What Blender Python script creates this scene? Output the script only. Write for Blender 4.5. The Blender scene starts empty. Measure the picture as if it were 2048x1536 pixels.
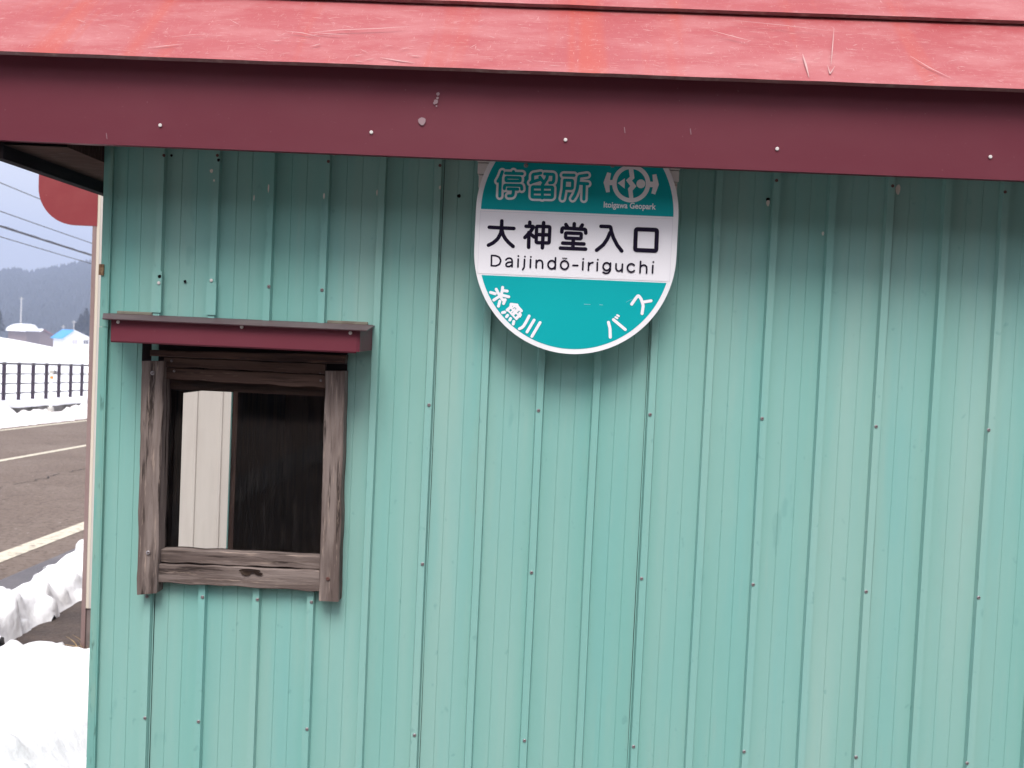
import bpy, bmesh, math, random
from mathutils import Vector, Matrix, noise
R_ = math.radians
random.seed(7)
C = bpy.context.scene.collection
S = bpy.context.scene

# ------------------------------------------------------------------ camera
EYE = 1.5
CAM = Vector((0.8078, -2.0438, EYE))
YAW, PITCH, ROLL, F = 0.030524, 0.038258, 0.045239, 2000.0     # F in pixels of a 2048 wide frame
fw = Vector((-math.sin(YAW)*math.cos(PITCH), math.cos(YAW)*math.cos(PITCH), -math.sin(PITCH)))
rt0 = Vector((math.cos(YAW), math.sin(YAW), 0)); up0 = rt0.cross(fw)
rt = rt0*math.cos(ROLL) + up0*math.sin(ROLL); up = -rt0*math.sin(ROLL) + up0*math.cos(ROLL)
cam = bpy.data.cameras.new('camera'); cam.lens = F/2048*36; cam.sensor_width = 36
cam.clip_start = 0.05; cam.clip_end = 8000
cam.dof.use_dof = True; cam.dof.focus_distance = 2.05; cam.dof.aperture_fstop = 10.0
co = bpy.data.objects.new('camera', cam); C.objects.link(co)
co.matrix_world = Matrix(((rt.x, up.x, -fw.x, CAM.x), (rt.y, up.y, -fw.y, CAM.y), (rt.z, up.z, -fw.z, CAM.z), (0, 0, 0, 1)))
S.camera = co

# ------------------------------------------------------------------ light
SUN_EL, SUN_AZ = 55.0, 183.0         # azimuth clockwise from +Y; the sun stands behind the photographer, veiled by cloud
S.view_settings.view_transform = 'Standard'; S.view_settings.look = 'None'
S.view_settings.exposure = 1.50; S.view_settings.gamma = 1.0
w = bpy.data.worlds.new('World'); S.world = w; w.use_nodes = True
nt = w.node_tree; nt.nodes.clear()
wo = nt.nodes.new('ShaderNodeOutputWorld'); bg = nt.nodes.new('ShaderNodeBackground'); bg.inputs['Strength'].default_value = 0.05
sky = nt.nodes.new('ShaderNodeTexSky'); sky.sky_type = 'NISHITA'; sky.sun_disc = False
sky.sun_elevation = R_(SUN_EL); sky.sun_rotation = R_(SUN_AZ); sky.dust_density = 3.0
# thin overcast: a pale cloud veil, brighter towards the zenith, laid over the clear sky
tc = nt.nodes.new('ShaderNodeTexCoord'); sx = nt.nodes.new('ShaderNodeSeparateXYZ'); nt.links.new(tc.outputs['Generated'], sx.inputs[0])
mr = nt.nodes.new('ShaderNodeMapRange'); mr.inputs['From Min'].default_value = 0.0; mr.inputs['From Max'].default_value = 1.0
mr.inputs['To Min'].default_value = 7.2; mr.inputs['To Max'].default_value = 17.0
nt.links.new(sx.outputs['Z'], mr.inputs['Value'])
vm = nt.nodes.new('ShaderNodeVectorMath'); vm.operation = 'SCALE'; vm.inputs[0].default_value = (1.0, 0.985, 1.03)
nt.links.new(mr.outputs['Result'], vm.inputs['Scale'])
mx = nt.nodes.new('ShaderNodeMix'); mx.data_type = 'RGBA'; mx.inputs['Factor'].default_value = 0.82
nt.links.new(sky.outputs[0], mx.inputs['A']); nt.links.new(vm.outputs[0], mx.inputs['B'])
nt.links.new(mx.outputs['Result'], bg.inputs['Color']); nt.links.new(bg.outputs[0], wo.inputs['Surface'])
sl = bpy.data.lights.new('sun', 'SUN'); sl.energy = 1.5; sl.angle = R_(28); sl.color = (1.0, 0.97, 0.93)
so = bpy.data.objects.new('sun', sl); C.objects.link(so)
sd = Vector((math.sin(R_(SUN_AZ))*math.cos(R_(SUN_EL)), math.cos(R_(SUN_AZ))*math.cos(R_(SUN_EL)), math.sin(R_(SUN_EL))))
so.location = (0, 0, 30); so.rotation_euler = sd.to_track_quat('Z', 'Y').to_euler()

# ------------------------------------------------------------------ measuring helpers (photo pixel -> real place)
def ray(px, py): return rt*((px-1024)/F) + up*((768-py)/F) + fw
def P(px, py, Y=0.0):                         # on the upright plane y = Y
    d = ray(px, py); return CAM + d*((Y-CAM.y)/d.y)
RD = ray(965, 750); RDh = Vector((RD.x, RD.y, 0)); SLOPE = -RD.z/RDh.length; RDh.normalize()     # the road's direction and gentle fall
RL = Vector((RDh.y, -RDh.x, 0))              # to the right of it
def gz(x, y): return -SLOPE*((Vector((x, y, 0))-Vector((CAM.x, CAM.y, 0))).dot(RDh))
GN = Vector((SLOPE*RDh.x, SLOPE*RDh.y, 1))
def G(px, py, h=0.0):                         # on the ground plane raised by h
    d = ray(px, py); t = -(EYE-h)/(d.dot(GN)); return CAM + d*t
def D(px, py, dist):                          # at a distance along the view
    d = ray(px, py); return CAM + d*dist
def RP(lat, along, h=0.0):                    # road coordinates -> world
    p = Vector((CAM.x, CAM.y, 0)) + RDh*along + RL*lat
    p.z = gz(p.x, p.y) + h; return p
def lat_of(p): return (Vector((p.x-CAM.x, p.y-CAM.y, 0))).dot(RL)
def alo_of(p): return (Vector((p.x-CAM.x, p.y-CAM.y, 0))).dot(RDh)

# ------------------------------------------------------------------ object helpers
def tag(o, label=None, cat=None, group=None, kind=None):
    if label: o['label'] = label
    if cat: o['category'] = cat
    if group: o['group'] = group
    if kind: o['kind'] = kind
    return o
def thing(name, loc, label, cat, group=None):
    o = bpy.data.objects.new(name, None); o.empty_display_size = 0.1; C.objects.link(o); o.location = loc
    return tag(o, label, cat, group)
def origin(o):
    v = Vector((0, 0, 0))
    while o is not None: v += o.location; o = o.parent
    return v
class MB:
    def __init__(s): s.v = []; s.f = []; s.m = []
    def add(s, vs, fs, mi=0):
        b = len(s.v); s.v += [tuple(v) for v in vs]; s.f += [tuple(i+b for i in f) for f in fs]; s.m += [mi]*len(fs); return s
    def quad(s, a, b, c, d, mi=0): return s.add([a, b, c, d], [(0, 1, 2, 3)], mi)
    def poly(s, pts, mi=0): return s.add(pts, [tuple(range(len(pts)))], mi)
    def box(s, a, b, mi=0):
        x0, y0, z0 = a; x1, y1, z1 = b
        vs = [(x0,y0,z0),(x1,y0,z0),(x1,y1,z0),(x0,y1,z0),(x0,y0,z1),(x1,y0,z1),(x1,y1,z1),(x0,y1,z1)]
        return s.add(vs, [(0,3,2,1),(4,5,6,7),(0,1,5,4),(1,2,6,5),(2,3,7,6),(3,0,4,7)], mi)
    def obox(s, c, ax, ay, az, mi=0):
        c = Vector(c); vs = []
        for k in (-1, 1):
            for i, j in ((-1,-1),(1,-1),(1,1),(-1,1)): vs.append(c + ax*i + ay*j + az*k)
        return s.add(vs, [(0,3,2,1),(4,5,6,7),(0,1,5,4),(1,2,6,5),(2,3,7,6),(3,0,4,7)], mi)
    def tube(s, pts, r, n=8, mi=0, cap=True):
        pts = [Vector(p) for p in pts]; rs = r if isinstance(r, (list, tuple)) else [r]*len(pts)
        rings = []
        for i, p in enumerate(pts):
            d = (pts[min(i+1, len(pts)-1)] - pts[max(i-1, 0)]).normalized()
            u = d.cross(Vector((0, 0, 1)))
            if u.length < 1e-3: u = d.cross(Vector((0, 1, 0)))
            u.normalize(); q = u.cross(d)
            rings.append([p + (u*math.cos(2*math.pi*k/n) + q*math.sin(2*math.pi*k/n))*rs[i] for k in range(n)])
        vs = [v for rg in rings for v in rg]; fs = []
        for i in range(len(pts)-1):
            for k in range(n):
                k2 = (k+1) % n; fs.append((i*n+k, i*n+k2, (i+1)*n+k2, (i+1)*n+k))
        if cap: fs += [tuple(range(n-1, -1, -1)), tuple((len(pts)-1)*n+k for k in range(n))]
        return s.add(vs, fs, mi)
    def build(s, name, mats, parent=None, smooth=False, bevel=0.0):
        o0 = origin(parent) if parent else Vector((0, 0, 0))
        me = bpy.data.meshes.new(name)
        me.from_pydata([tuple(Vector(v)-o0) for v in s.v], [], s.f)
        ms = mats if isinstance(mats, (list, tuple)) else [mats]
        for m in ms: me.materials.append(m)
        for p, mi in zip(me.polygons, s.m): p.material_index = mi; p.use_smooth = smooth
        me.update()
        o = bpy.data.objects.new(name, me); C.objects.link(o)
        if parent: o.parent = parent
        if bevel:
            b = o.modifiers.new('bevel', 'BEVEL'); b.width = bevel; b.segments = 2; b.limit_method = 'ANGLE'; b.angle_limit = R_(40)
        return o
def shared(name, me, parent, pos, rot=None):
    o = bpy.data.objects.new(name, me); C.objects.link(o); o.parent = parent
    o.location = Vector(pos) - origin(parent)
    if rot is not None: o.rotation_euler = rot
    return o

# ------------------------------------------------------------------ materials
def mat(name, col, rough=0.6, spec=0.5, metal=0.0, layers=(), bump=None, rlayer=None):
    """layers: (colour, noise scale, stretch xyz, threshold lo, hi, opacity, detail)"""
    m = bpy.data.materials.new(name); m.use_nodes = True; n = m.node_tree; L = n.links
    b = n.nodes['Principled BSDF']; b.inputs['Roughness'].default_value = rough; b.inputs['Metallic'].default_value = metal
    b.inputs['Specular IOR Level'].default_value = spec
    t = n.nodes.new('ShaderNodeTexCoord'); cur = None
    rgb = n.nodes.new('ShaderNodeRGB'); rgb.outputs[0].default_value = (*col, 1); cur = rgb.outputs[0]
    for k, (c2, sc, st, lo, hi, op, det) in enumerate(layers):
        mp = n.nodes.new('ShaderNodeMapping'); mp.inputs['Scale'].default_value = st; mp.inputs['Location'].default_value = (k*7.3, k*3.1, k*5.7)
        L.new(t.outputs['Object'], mp.inputs['Vector'])
        ns = n.nodes.new('ShaderNodeTexNoise'); ns.inputs['Scale'].default_value = sc; ns.inputs['Detail'].default_value = det; ns.inputs['Roughness'].default_value = 0.62
        L.new(mp.outputs[0], ns.inputs['Vector'])
        r = n.nodes.new('ShaderNodeMapRange'); r.inputs['From Min'].default_value = lo; r.inputs['From Max'].default_value = hi; r.inputs['To Max'].default_value = op; r.clamp = True
        L.new(ns.outputs['Fac'], r.inputs['Value'])
        x = n.nodes.new('ShaderNodeMix'); x.data_type = 'RGBA'; L.new(r.outputs[0], x.inputs['Factor']); L.new(cur, x.inputs['A']); x.inputs['B'].default_value = (*c2, 1)
        cur = x.outputs['Result']
    L.new(cur, b.inputs['Base Color'])
    if bump:
        sc, st, strength, dist = bump
        mp = n.nodes.new('ShaderNodeMapping'); mp.inputs['Scale'].default_value = st; L.new(t.outputs['Object'], mp.inputs['Vector'])
        ns = n.nodes.new('ShaderNodeTexNoise'); ns.inputs['Scale'].default_value = sc; ns.inputs['Detail'].default_value = 6; L.new(mp.outputs[0], ns.inputs['Vector'])
        bp = n.nodes.new('ShaderNodeBump'); bp.inputs['Strength'].default_value = strength; bp.inputs['Distance'].default_value = dist
        L.new(ns.outputs['Fac'], bp.inputs['Height']); L.new(bp.outputs[0], b.inputs['Normal'])
    return m
M = {}
TEAL = (0.182, 0.420, 0.376)
M['siding'] = mat('teal_siding_paint', TEAL, 0.5, 0.32, layers=[
    ((0.335, 0.485, 0.435), 1.1, (5, 1, 0.35), 0.30, 0.74, 0.66, 3),       # chalky fading in tall streaks
    ((0.175, 0.43, 0.405), 2.1, (5, 1, 0.5), 0.50, 0.72, 0.5, 3),
    ((0.37, 0.46, 0.41), 30.0, (3, 1, 0.20), 0.54, 0.78, 0.16, 5),         # fine rain streaks
    ((0.28, 0.34, 0.29), 6.0, (2.2, 1, 0.5), 0.60, 0.76, 0.20, 6),         # dusty grime
    ((0.11, 0.26, 0.245), 40.0, (1, 1, 0.8), 0.675, 0.74, 0.35, 2),        # small smudges
    ((0.12, 0.29, 0.27), 9.0, (1.6, 1, 0.6), 0.69, 0.73, 0.28, 3)],
    bump=(14, (1, 1, 0.3), 0.06, 0.002))
M['trim'] = mat('teal_trim_paint', (0.16, 0.37, 0.33), 0.42, 0.5, layers=[((0.24, 0.40, 0.33), 8, (6, 6, 0.6), 0.45, 0.65, 0.7, 4), ((0.05, 0.12, 0.10), 20, (6, 6, 0.8), 0.62, 0.70, 0.6, 4)])
M['rust'] = mat('rusty_bracket', (0.28, 0.19, 0.11), 0.8, 0.2, layers=[((0.12, 0.06, 0.035), 90, (1, 1, 1), 0.45, 0.6, 0.9, 4)])
M['maroon'] = mat('maroon_fascia_paint', (0.132, 0.025, 0.039), 0.5, 0.2, layers=[
    ((0.148, 0.036, 0.050), 3.0, (1, 1, 2), 0.45, 0.7, 0.6, 4), ((0.24, 0.11, 0.12), 140, (1, 1, 1), 0.72, 0.76, 0.5, 2)])
M['maroon_dark'] = mat('maroon_hem_paint', (0.20, 0.085, 0.09), 0.5, 0.4, layers=[((0.30, 0.20, 0.19), 40, (1, 2, 2), 0.5, 0.7, 0.8, 4)])
M['stain'] = mat('grey_splash', (0.30, 0.20, 0.22), 0.7, 0.3)
def red_roof():
    m = mat('worn_red_roof_paint', (0.30, 0.046, 0.050), 0.55, 0.3, layers=[
        ((0.335, 0.078, 0.085), 1.3, (1, 2, 2), 0.40, 0.62, 0.9, 5),
        ((0.41, 0.165, 0.165), 5.0, (1, 2.5, 2.5), 0.44, 0.72, 0.70, 8),
        ((0.37, 0.058, 0.038), 2.6, (4, 0.2, 0.2), 0.53, 0.68, 0.75, 3),     # orange drips down the slope
        ((0.48, 0.25, 0.24), 60, (1, 1, 1), 0.60, 0.74, 0.35, 10), ((0.50, 0.30, 0.28), 120, (0.30, 3, 3), 0.60, 0.70, 0.6, 8), ((0.50, 0.30, 0.28), 150, (2.6, .3, .3), 0.64, 0.70, 0.6, 6),           # hair scratches
        ((0.47, 0.27, 0.25), 150, (2.5, 1, 1), 0.66, 0.73, 0.6, 4)])            # flecks
    return m
M['red'] = red_roof()
M['scratch'] = mat('bare_scratch', (0.42, 0.245, 0.235), 0.6, 0.4)
def wood(name, axis, dark=False):
    st = (1, 1, 1); k = 0.12
    st = (k, 1.4, 1.4) if axis == 'x' else (1.4, 1.4, k)
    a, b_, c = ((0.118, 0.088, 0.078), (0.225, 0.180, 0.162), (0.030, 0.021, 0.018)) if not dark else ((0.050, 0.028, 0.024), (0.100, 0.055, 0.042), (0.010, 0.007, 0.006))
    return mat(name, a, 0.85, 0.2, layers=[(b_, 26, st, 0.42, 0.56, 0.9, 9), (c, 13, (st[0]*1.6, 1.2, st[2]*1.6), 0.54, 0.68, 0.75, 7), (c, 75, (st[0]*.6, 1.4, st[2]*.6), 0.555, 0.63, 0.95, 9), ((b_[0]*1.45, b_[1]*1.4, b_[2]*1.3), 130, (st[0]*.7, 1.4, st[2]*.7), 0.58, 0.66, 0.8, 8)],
               bump=(95, (st[0]*.6, 1.4, st[2]*.6), 1.0, 0.003))
M['wood_v'] = wood('weathered_wood_upright', 'z'); M['wood_h'] = wood('weathered_wood_level', 'x')
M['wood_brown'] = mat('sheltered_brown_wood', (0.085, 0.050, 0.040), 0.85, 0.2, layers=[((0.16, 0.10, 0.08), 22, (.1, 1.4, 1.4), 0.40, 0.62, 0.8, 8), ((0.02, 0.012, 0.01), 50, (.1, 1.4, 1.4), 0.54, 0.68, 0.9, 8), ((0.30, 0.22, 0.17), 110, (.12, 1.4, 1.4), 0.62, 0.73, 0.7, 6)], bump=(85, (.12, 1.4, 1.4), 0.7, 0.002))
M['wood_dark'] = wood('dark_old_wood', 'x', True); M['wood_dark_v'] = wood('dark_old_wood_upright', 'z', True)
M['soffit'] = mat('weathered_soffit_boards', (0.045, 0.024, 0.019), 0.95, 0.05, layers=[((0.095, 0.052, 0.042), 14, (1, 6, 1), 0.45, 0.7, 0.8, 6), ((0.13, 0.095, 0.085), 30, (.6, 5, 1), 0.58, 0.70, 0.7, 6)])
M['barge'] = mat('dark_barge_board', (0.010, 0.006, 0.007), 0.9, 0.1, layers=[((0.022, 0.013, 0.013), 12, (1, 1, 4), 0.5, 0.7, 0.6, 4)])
M['screw'] = mat('dull_screw_head', (0.26, 0.24, 0.25), 0.45, 0.5, 0.4, layers=[((0.14, 0.09, 0.08), 300, (1, 1, 1), 0.5, 0.62, 0.7, 2)])
M['screw_pale'] = mat('pale_nail_head', (0.62, 0.58, 0.56), 0.5, 0.5)
M['screw_rust'] = mat('rusty_screw_head', (0.12, 0.055, 0.045), 0.7, 0.3)
M['hole'] = mat('black_hole', (0.006, 0.006, 0.006), 0.9, 0.1)
M['chip'] = mat('bare_metal_chip', (0.75, 0.70, 0.62), 0.6, 0.4)
M['sign_white'] = mat('sign_white', (0.87, 0.86, 0.88), 0.3, 0.5, layers=[((0.70, 0.69, 0.73), 6, (1, 1, 1), 0.4, 0.7, 0.6, 3)])
M['sign_film'] = mat('sign_white_film', (0.83, 0.81, 0.85), 0.3, 0.5)
M['sign_line'] = mat('sign_film_edge', (0.62, 0.60, 0.66), 0.4, 0.4)
M['sign_teal'] = mat('sign_teal', (0.001, 0.345, 0.37), 0.5, 0.12, layers=[((0.003, 0.37, 0.39), 3, (1, 1, 1), 0.4, 0.7, 0.6, 3)])
M['ink'] = mat('sign_ink', (0.010, 0.006, 0.020), 0.6, 0.08)
M['board'] = mat('cracked_white_board', (0.68, 0.64, 0.62), 0.8, 0.2, layers=[((0.35, 0.25, 0.20), 60, (0.4, 1, 3), 0.66, 0.72, 0.8, 5)])
M['cream'] = mat('cream_siding', (0.50, 0.465, 0.43), 0.55, 0.4, layers=[((0.44, 0.40, 0.37), 5, (4, 1, 0.4), 0.45, 0.7, 0.5, 4), ((0.30, 0.24, 0.2), 160, (1, 1, 1), 0.74, 0.77, 0.6, 2)])
M['cream_trim'] = mat('cream_corner_strip', (0.58, 0.51, 0.42), 0.5, 0.4)
M['brown'] = mat('brown_corner_trim', (0.225, 0.150, 0.140), 0.5, 0.4, layers=[((0.29, 0.215, 0.20), 6, (3, 3, 0.5), 0.45, 0.7, 0.7, 4)])
M['redboard'] = mat('red_sign_board', (0.215, 0.028, 0.032), 0.5, 0.4, layers=[((0.26, 0.055, 0.055), 4, (1, 1, 1), 0.45, 0.7, 0.7, 4), ((0.55, 0.36, 0.33), 40, (1, 1, 1), 0.68, 0.74, 0.7, 3)])
M['roofgrey'] = mat('grey_roof_sheet', (0.20, 0.20, 0.21), 0.5)
M['plinth'] = mat('concrete_plinth', (0.20, 0.16, 0.15), 0.9, 0.2, layers=[((0.1, 0.08, 0.07), 9, (1, 1, 1), 0.5, 0.7, 0.6, 5)])
M['snow'] = mat('snow', (0.80, 0.80, 0.82), 0.8, 0.2, layers=[((0.56, 0.52, 0.50), 2.2, (1, 1, 1), 0.50, 0.74, 0.50, 7), ((0.25, 0.2, 0.17), 34, (1, 1, 1), 0.735, 0.77, 0.6, 4)], bump=(24, (1, 1, 1), 0.45, 0.014))
M['snow_dirty'] = mat('dirty_ploughed_snow', (0.78, 0.75, 0.75), 0.85, 0.2, layers=[((0.42, 0.36, 0.34), 3.2, (1, 1, 1), 0.50, 0.72, 0.6, 6), ((0.12, 0.10, 0.09), 22, (1, 1, 1), 0.70, 0.75, 0.6, 4)], bump=(18, (1, 1, 1), 0.5, 0.04))
M['snow_far'] = mat('far_snow', (0.88, 0.89, 0.92), 0.85, 0.2, layers=[((0.72, 0.73, 0.78), 0.25, (1, 1, 1), 0.5, 0.75, 0.5, 4)])
M['asphalt'] = mat('asphalt', (0.150, 0.116, 0.098), 0.92, 0.1, layers=[((0.190, 0.152, 0.130), 0.6, (1, 1, 1), 0.42, 0.66, 0.8, 6), ((0.085, 0.064, 0.054), 24, (1, 1, 1), 0.50, 0.66, 0.85, 6), ((0.36, 0.31, 0.27), 19, (1, 1, 1), 0.66, 0.72, 0.7, 3), ((0.09, 0.07, 0.06), 2.2, (1, 1, 1), 0.58, 0.70, 0.5, 6)], bump=(40, (1, 1, 1), 0.5, 0.012))
M['asphalt_crack'] = mat('asphalt_crack', (0.03, 0.025, 0.025), 0.9, 0.2)
M['wet'] = mat('wet_shoulder', (0.055, 0.042, 0.040), 0.35, 0.5, layers=[((0.10, 0.08, 0.075), 3, (1, 1, 1), 0.42, 0.66, 0.8, 6), ((0.16, 0.13, 0.12), 60, (1, 1, 1), 0.68, 0.74, 0.6, 3)], bump=(60, (1, 1, 1), 0.5, 0.01))
M['soil'] = mat('wet_soil_and_gravel', (0.050, 0.036, 0.031), 0.75, 0.35, layers=[((0.095, 0.068, 0.055), 5, (1, 1, 1), 0.42, 0.66, 0.8, 7), ((0.24, 0.17, 0.11), 48, (0.5, 2, 1), 0.66, 0.73, 0.75, 4), ((0.20, 0.18, 0.17), 90, (1, 1, 1), 0.68, 0.73, 0.6, 3)], bump=(40, (1, 1, 1), 0.8, 0.02))
M['paint'] = mat('worn_road_paint', (0.55, 0.50, 0.40), 0.8, 0.2, layers=[((0.24, 0.20, 0.17), 16, (1, 1, 1), 0.50, 0.64, 0.8, 7), ((0.2, 0.17, 0.15), 80, (1, 1, 1), 0.62, 0.7, 0.8, 4)])
M['fence'] = mat('dark_brown_fence_paint', (0.040, 0.022, 0.045), 0.4, 0.5)
M['fence_rail'] = mat('dark_grey_rail', (0.075, 0.065, 0.075), 0.4, 0.5)
M['concrete'] = mat('kerb_concrete', (0.16, 0.15, 0.145), 0.9, 0.2, layers=[((0.06, 0.055, 0.05), 2, (1, 1, 1), 0.4, 0.65, 0.9, 5)])
M['white_post'] = mat('white_marker_plastic', (0.82, 0.82, 0.84), 0.4, 0.5)
M['reflector'] = mat('grey_reflector', (0.45, 0.43, 0.40), 0.3, 0.6)
M['reflector_rim'] = mat('dark_reflector_housing', (0.16, 0.15, 0.16), 0.5, 0.5)
M['orange'] = mat('orange_sticker', (0.80, 0.30, 0.05), 0.5)
M['housewhite'] = mat('white_house_wall', (0.74, 0.73, 0.72), 0.7, 0.3)
M['blue'] = mat('blue_roof', (0.03, 0.30, 0.72), 0.45, 0.5)
M['redroof_far'] = mat('dull_red_roof', (0.30, 0.12, 0.12), 0.6)
M['brownwall'] = mat('brown_house_wall', (0.17, 0.125, 0.12), 0.8)
M['darkwin'] = mat('dark_window', (0.12, 0.11, 0.12), 0.2)
M['palewin'] = mat('pale_window', (0.50, 0.46, 0.50), 0.3)
M['pole'] = mat('pole_concrete', (0.42, 0.41, 0.40), 0.8)
M['cable'] = mat('cable_sheath', (0.05, 0.05, 0.06), 0.6)
M['conifer'] = mat('conifer_needles', (0.045, 0.050, 0.045), 0.9, 0.1, layers=[((0.085, 0.075, 0.06), 2, (1, 1, 1), 0.45, 0.65, 0.8, 3)])
M['bark'] = mat('tree_bark', (0.08, 0.06, 0.05), 0.9, 0.1)
M['hill'] = mat('wooded_hillside', (0.075, 0.070, 0.065), 0.95, 0.05, layers=[((0.55, 0.55, 0.58), 0.03, (1, 1, 1), 0.60, 0.70, 0.6, 6), ((0.12, 0.10, 0.09), 0.02, (1, 1, 1), 0.45, 0.6, 0.7, 4)])
M['straw'] = mat('dry_straw', (0.45, 0.32, 0.17), 0.9, 0.1)
def glass():
    m = bpy.data.materials.new('dusty_window_glass'); m.use_nodes = True; n = m.node_tree; L = n.links; n.nodes.clear()
    o = n.nodes.new('ShaderNodeOutputMaterial'); t = n.nodes.new('ShaderNodeBsdfTransparent'); t.inputs[0].default_value = (0.93, 0.92, 0.90, 1)
    g = n.nodes.new('ShaderNodeBsdfGlossy'); g.inputs['Roughness'].default_value = 0.02
    fr = n.nodes.new('ShaderNodeFresnel'); fr.inputs[0].default_value = 1.5
    a = n.nodes.new('ShaderNodeMixShader'); L.new(fr.outputs[0], a.inputs[0]); L.new(t.outputs[0], a.inputs[1]); L.new(g.outputs[0], a.inputs[2])
    d = n.nodes.new('ShaderNodeBsdfDiffuse'); d.inputs[0].default_value = (0.35, 0.30, 0.28, 1)
    tcx = n.nodes.new('ShaderNodeTexCoord'); mp = n.nodes.new('ShaderNodeMapping'); mp.inputs['Scale'].default_value = (3, 1, 0.5); L.new(tcx.outputs['Object'], mp.inputs[0])
    ns = n.nodes.new('ShaderNodeTexNoise'); ns.inputs['Scale'].default_value = 26; ns.inputs['Detail'].default_value = 8; L.new(mp.outputs[0], ns.inputs['Vector'])
    r = n.nodes.new('ShaderNodeMapRange'); r.inputs['From Min'].default_value = 0.52; r.inputs['From Max'].default_value = 0.85; r.inputs['To Max'].default_value = 0.05; L.new(ns.outputs['Fac'], r.inputs['Value'])
    b = n.nodes.new('ShaderNodeMixShader'); L.new(r.outputs[0], b.inputs[0]); L.new(a.outputs[0], b.inputs[1]); L.new(d.outputs[0], b.inputs[2])
    L.new(b.outputs[0], o.inputs['Surface']); return m
M['glass'] = glass()

# ================================================================== THE SETTING: ground, road, snow
def patch(name, quad_pts, m, h, sub=1, kind='structure', label=None):
    b = MB(); b.poly([Vector((p.x, p.y, gz(p.x, p.y)+h)) for p in quad_pts])
    o = b.build(name, m); tag(o, label, None, None, kind); return o
# one sheet to the horizon (snow covered fields)
far = MB(); far.poly([RP(-3000, -200), RP(2500, -200), RP(2500, 4200), RP(-3000, 4200)])
tag(far.build('ground', M['snow_far']), 'snow covered valley floor', None, None, 'structure')
near_l = lat_of(G(0, 1118)); mid_l = lat_of(G(0, 923)); far_l = lat_of(G(0, 862))
patch('road', [RP(far_l-0.35, -60), RP(near_l+0.35, -60), RP(near_l+0.35, 400), RP(far_l-0.35, 400)], M['asphalt'], 0.008)
patch('road_shoulder', [RP(near_l+0.35, -60), RP(near_l+0.80, -60), RP(near_l+0.80, 60), RP(near_l+0.35, 60)], M['wet'], 0.010)
patch('soil', [RP(near_l+0.80, -45), RP(34, -45), RP(34, 9.0), RP(near_l+0.80, 9.0)], M['soil'], 0.006)
def line(l, wd, h=0.012, a0=-50, a1=300):
    b = MB(); n = 60; prev = None
    for i in range(n+1):
        t = (i/n)**2; a = a0 + (a1-a0)*i/n
        L_, R__ = RP(l-wd/2, a, h), RP(l+wd/2, a, h)
        if prev: b.quad(prev[0], prev[1], R__, L_)
        prev = (L_, R__)
    return b
for nm, l, wd in (('edge_line', near_l, 0.17), ('centre_line', mid_l, 0.12), ('edge_line', far_l, 0.13)):
    tag(line(l, wd, 0.012, 2.0 if l == near_l else -9).build(nm, M['paint']), 'worn white painted road line', None, None, 'structure')
# a wandering crack in the near lane
cb = MB(); prev = None
for i in range(220):
    i *= 0.3; a = 5 + i*0.35; l = near_l + (mid_l-near_l)*0.50 + 0.22*noise.noise((i*0.35, 3, 1)) + 0.10*noise.noise((i*1.9, 7, 1)) - i*0.010
    wd = 0.004 + 0.022*abs(noise.noise((i*0.7, 9, 2)))
    q = (RP(l-wd, a, 0.011), RP(l+wd, a, 0.011))
    if prev and noise.noise((i*0.9, 5, 5)) > -0.25: cb.quad(prev[0], prev[1], q[1], q[0])
    prev = q
tag(cb.build('road_crack', M['asphalt_crack']), 'thin dark crack along the near lane', None, None, 'structure')

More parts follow.
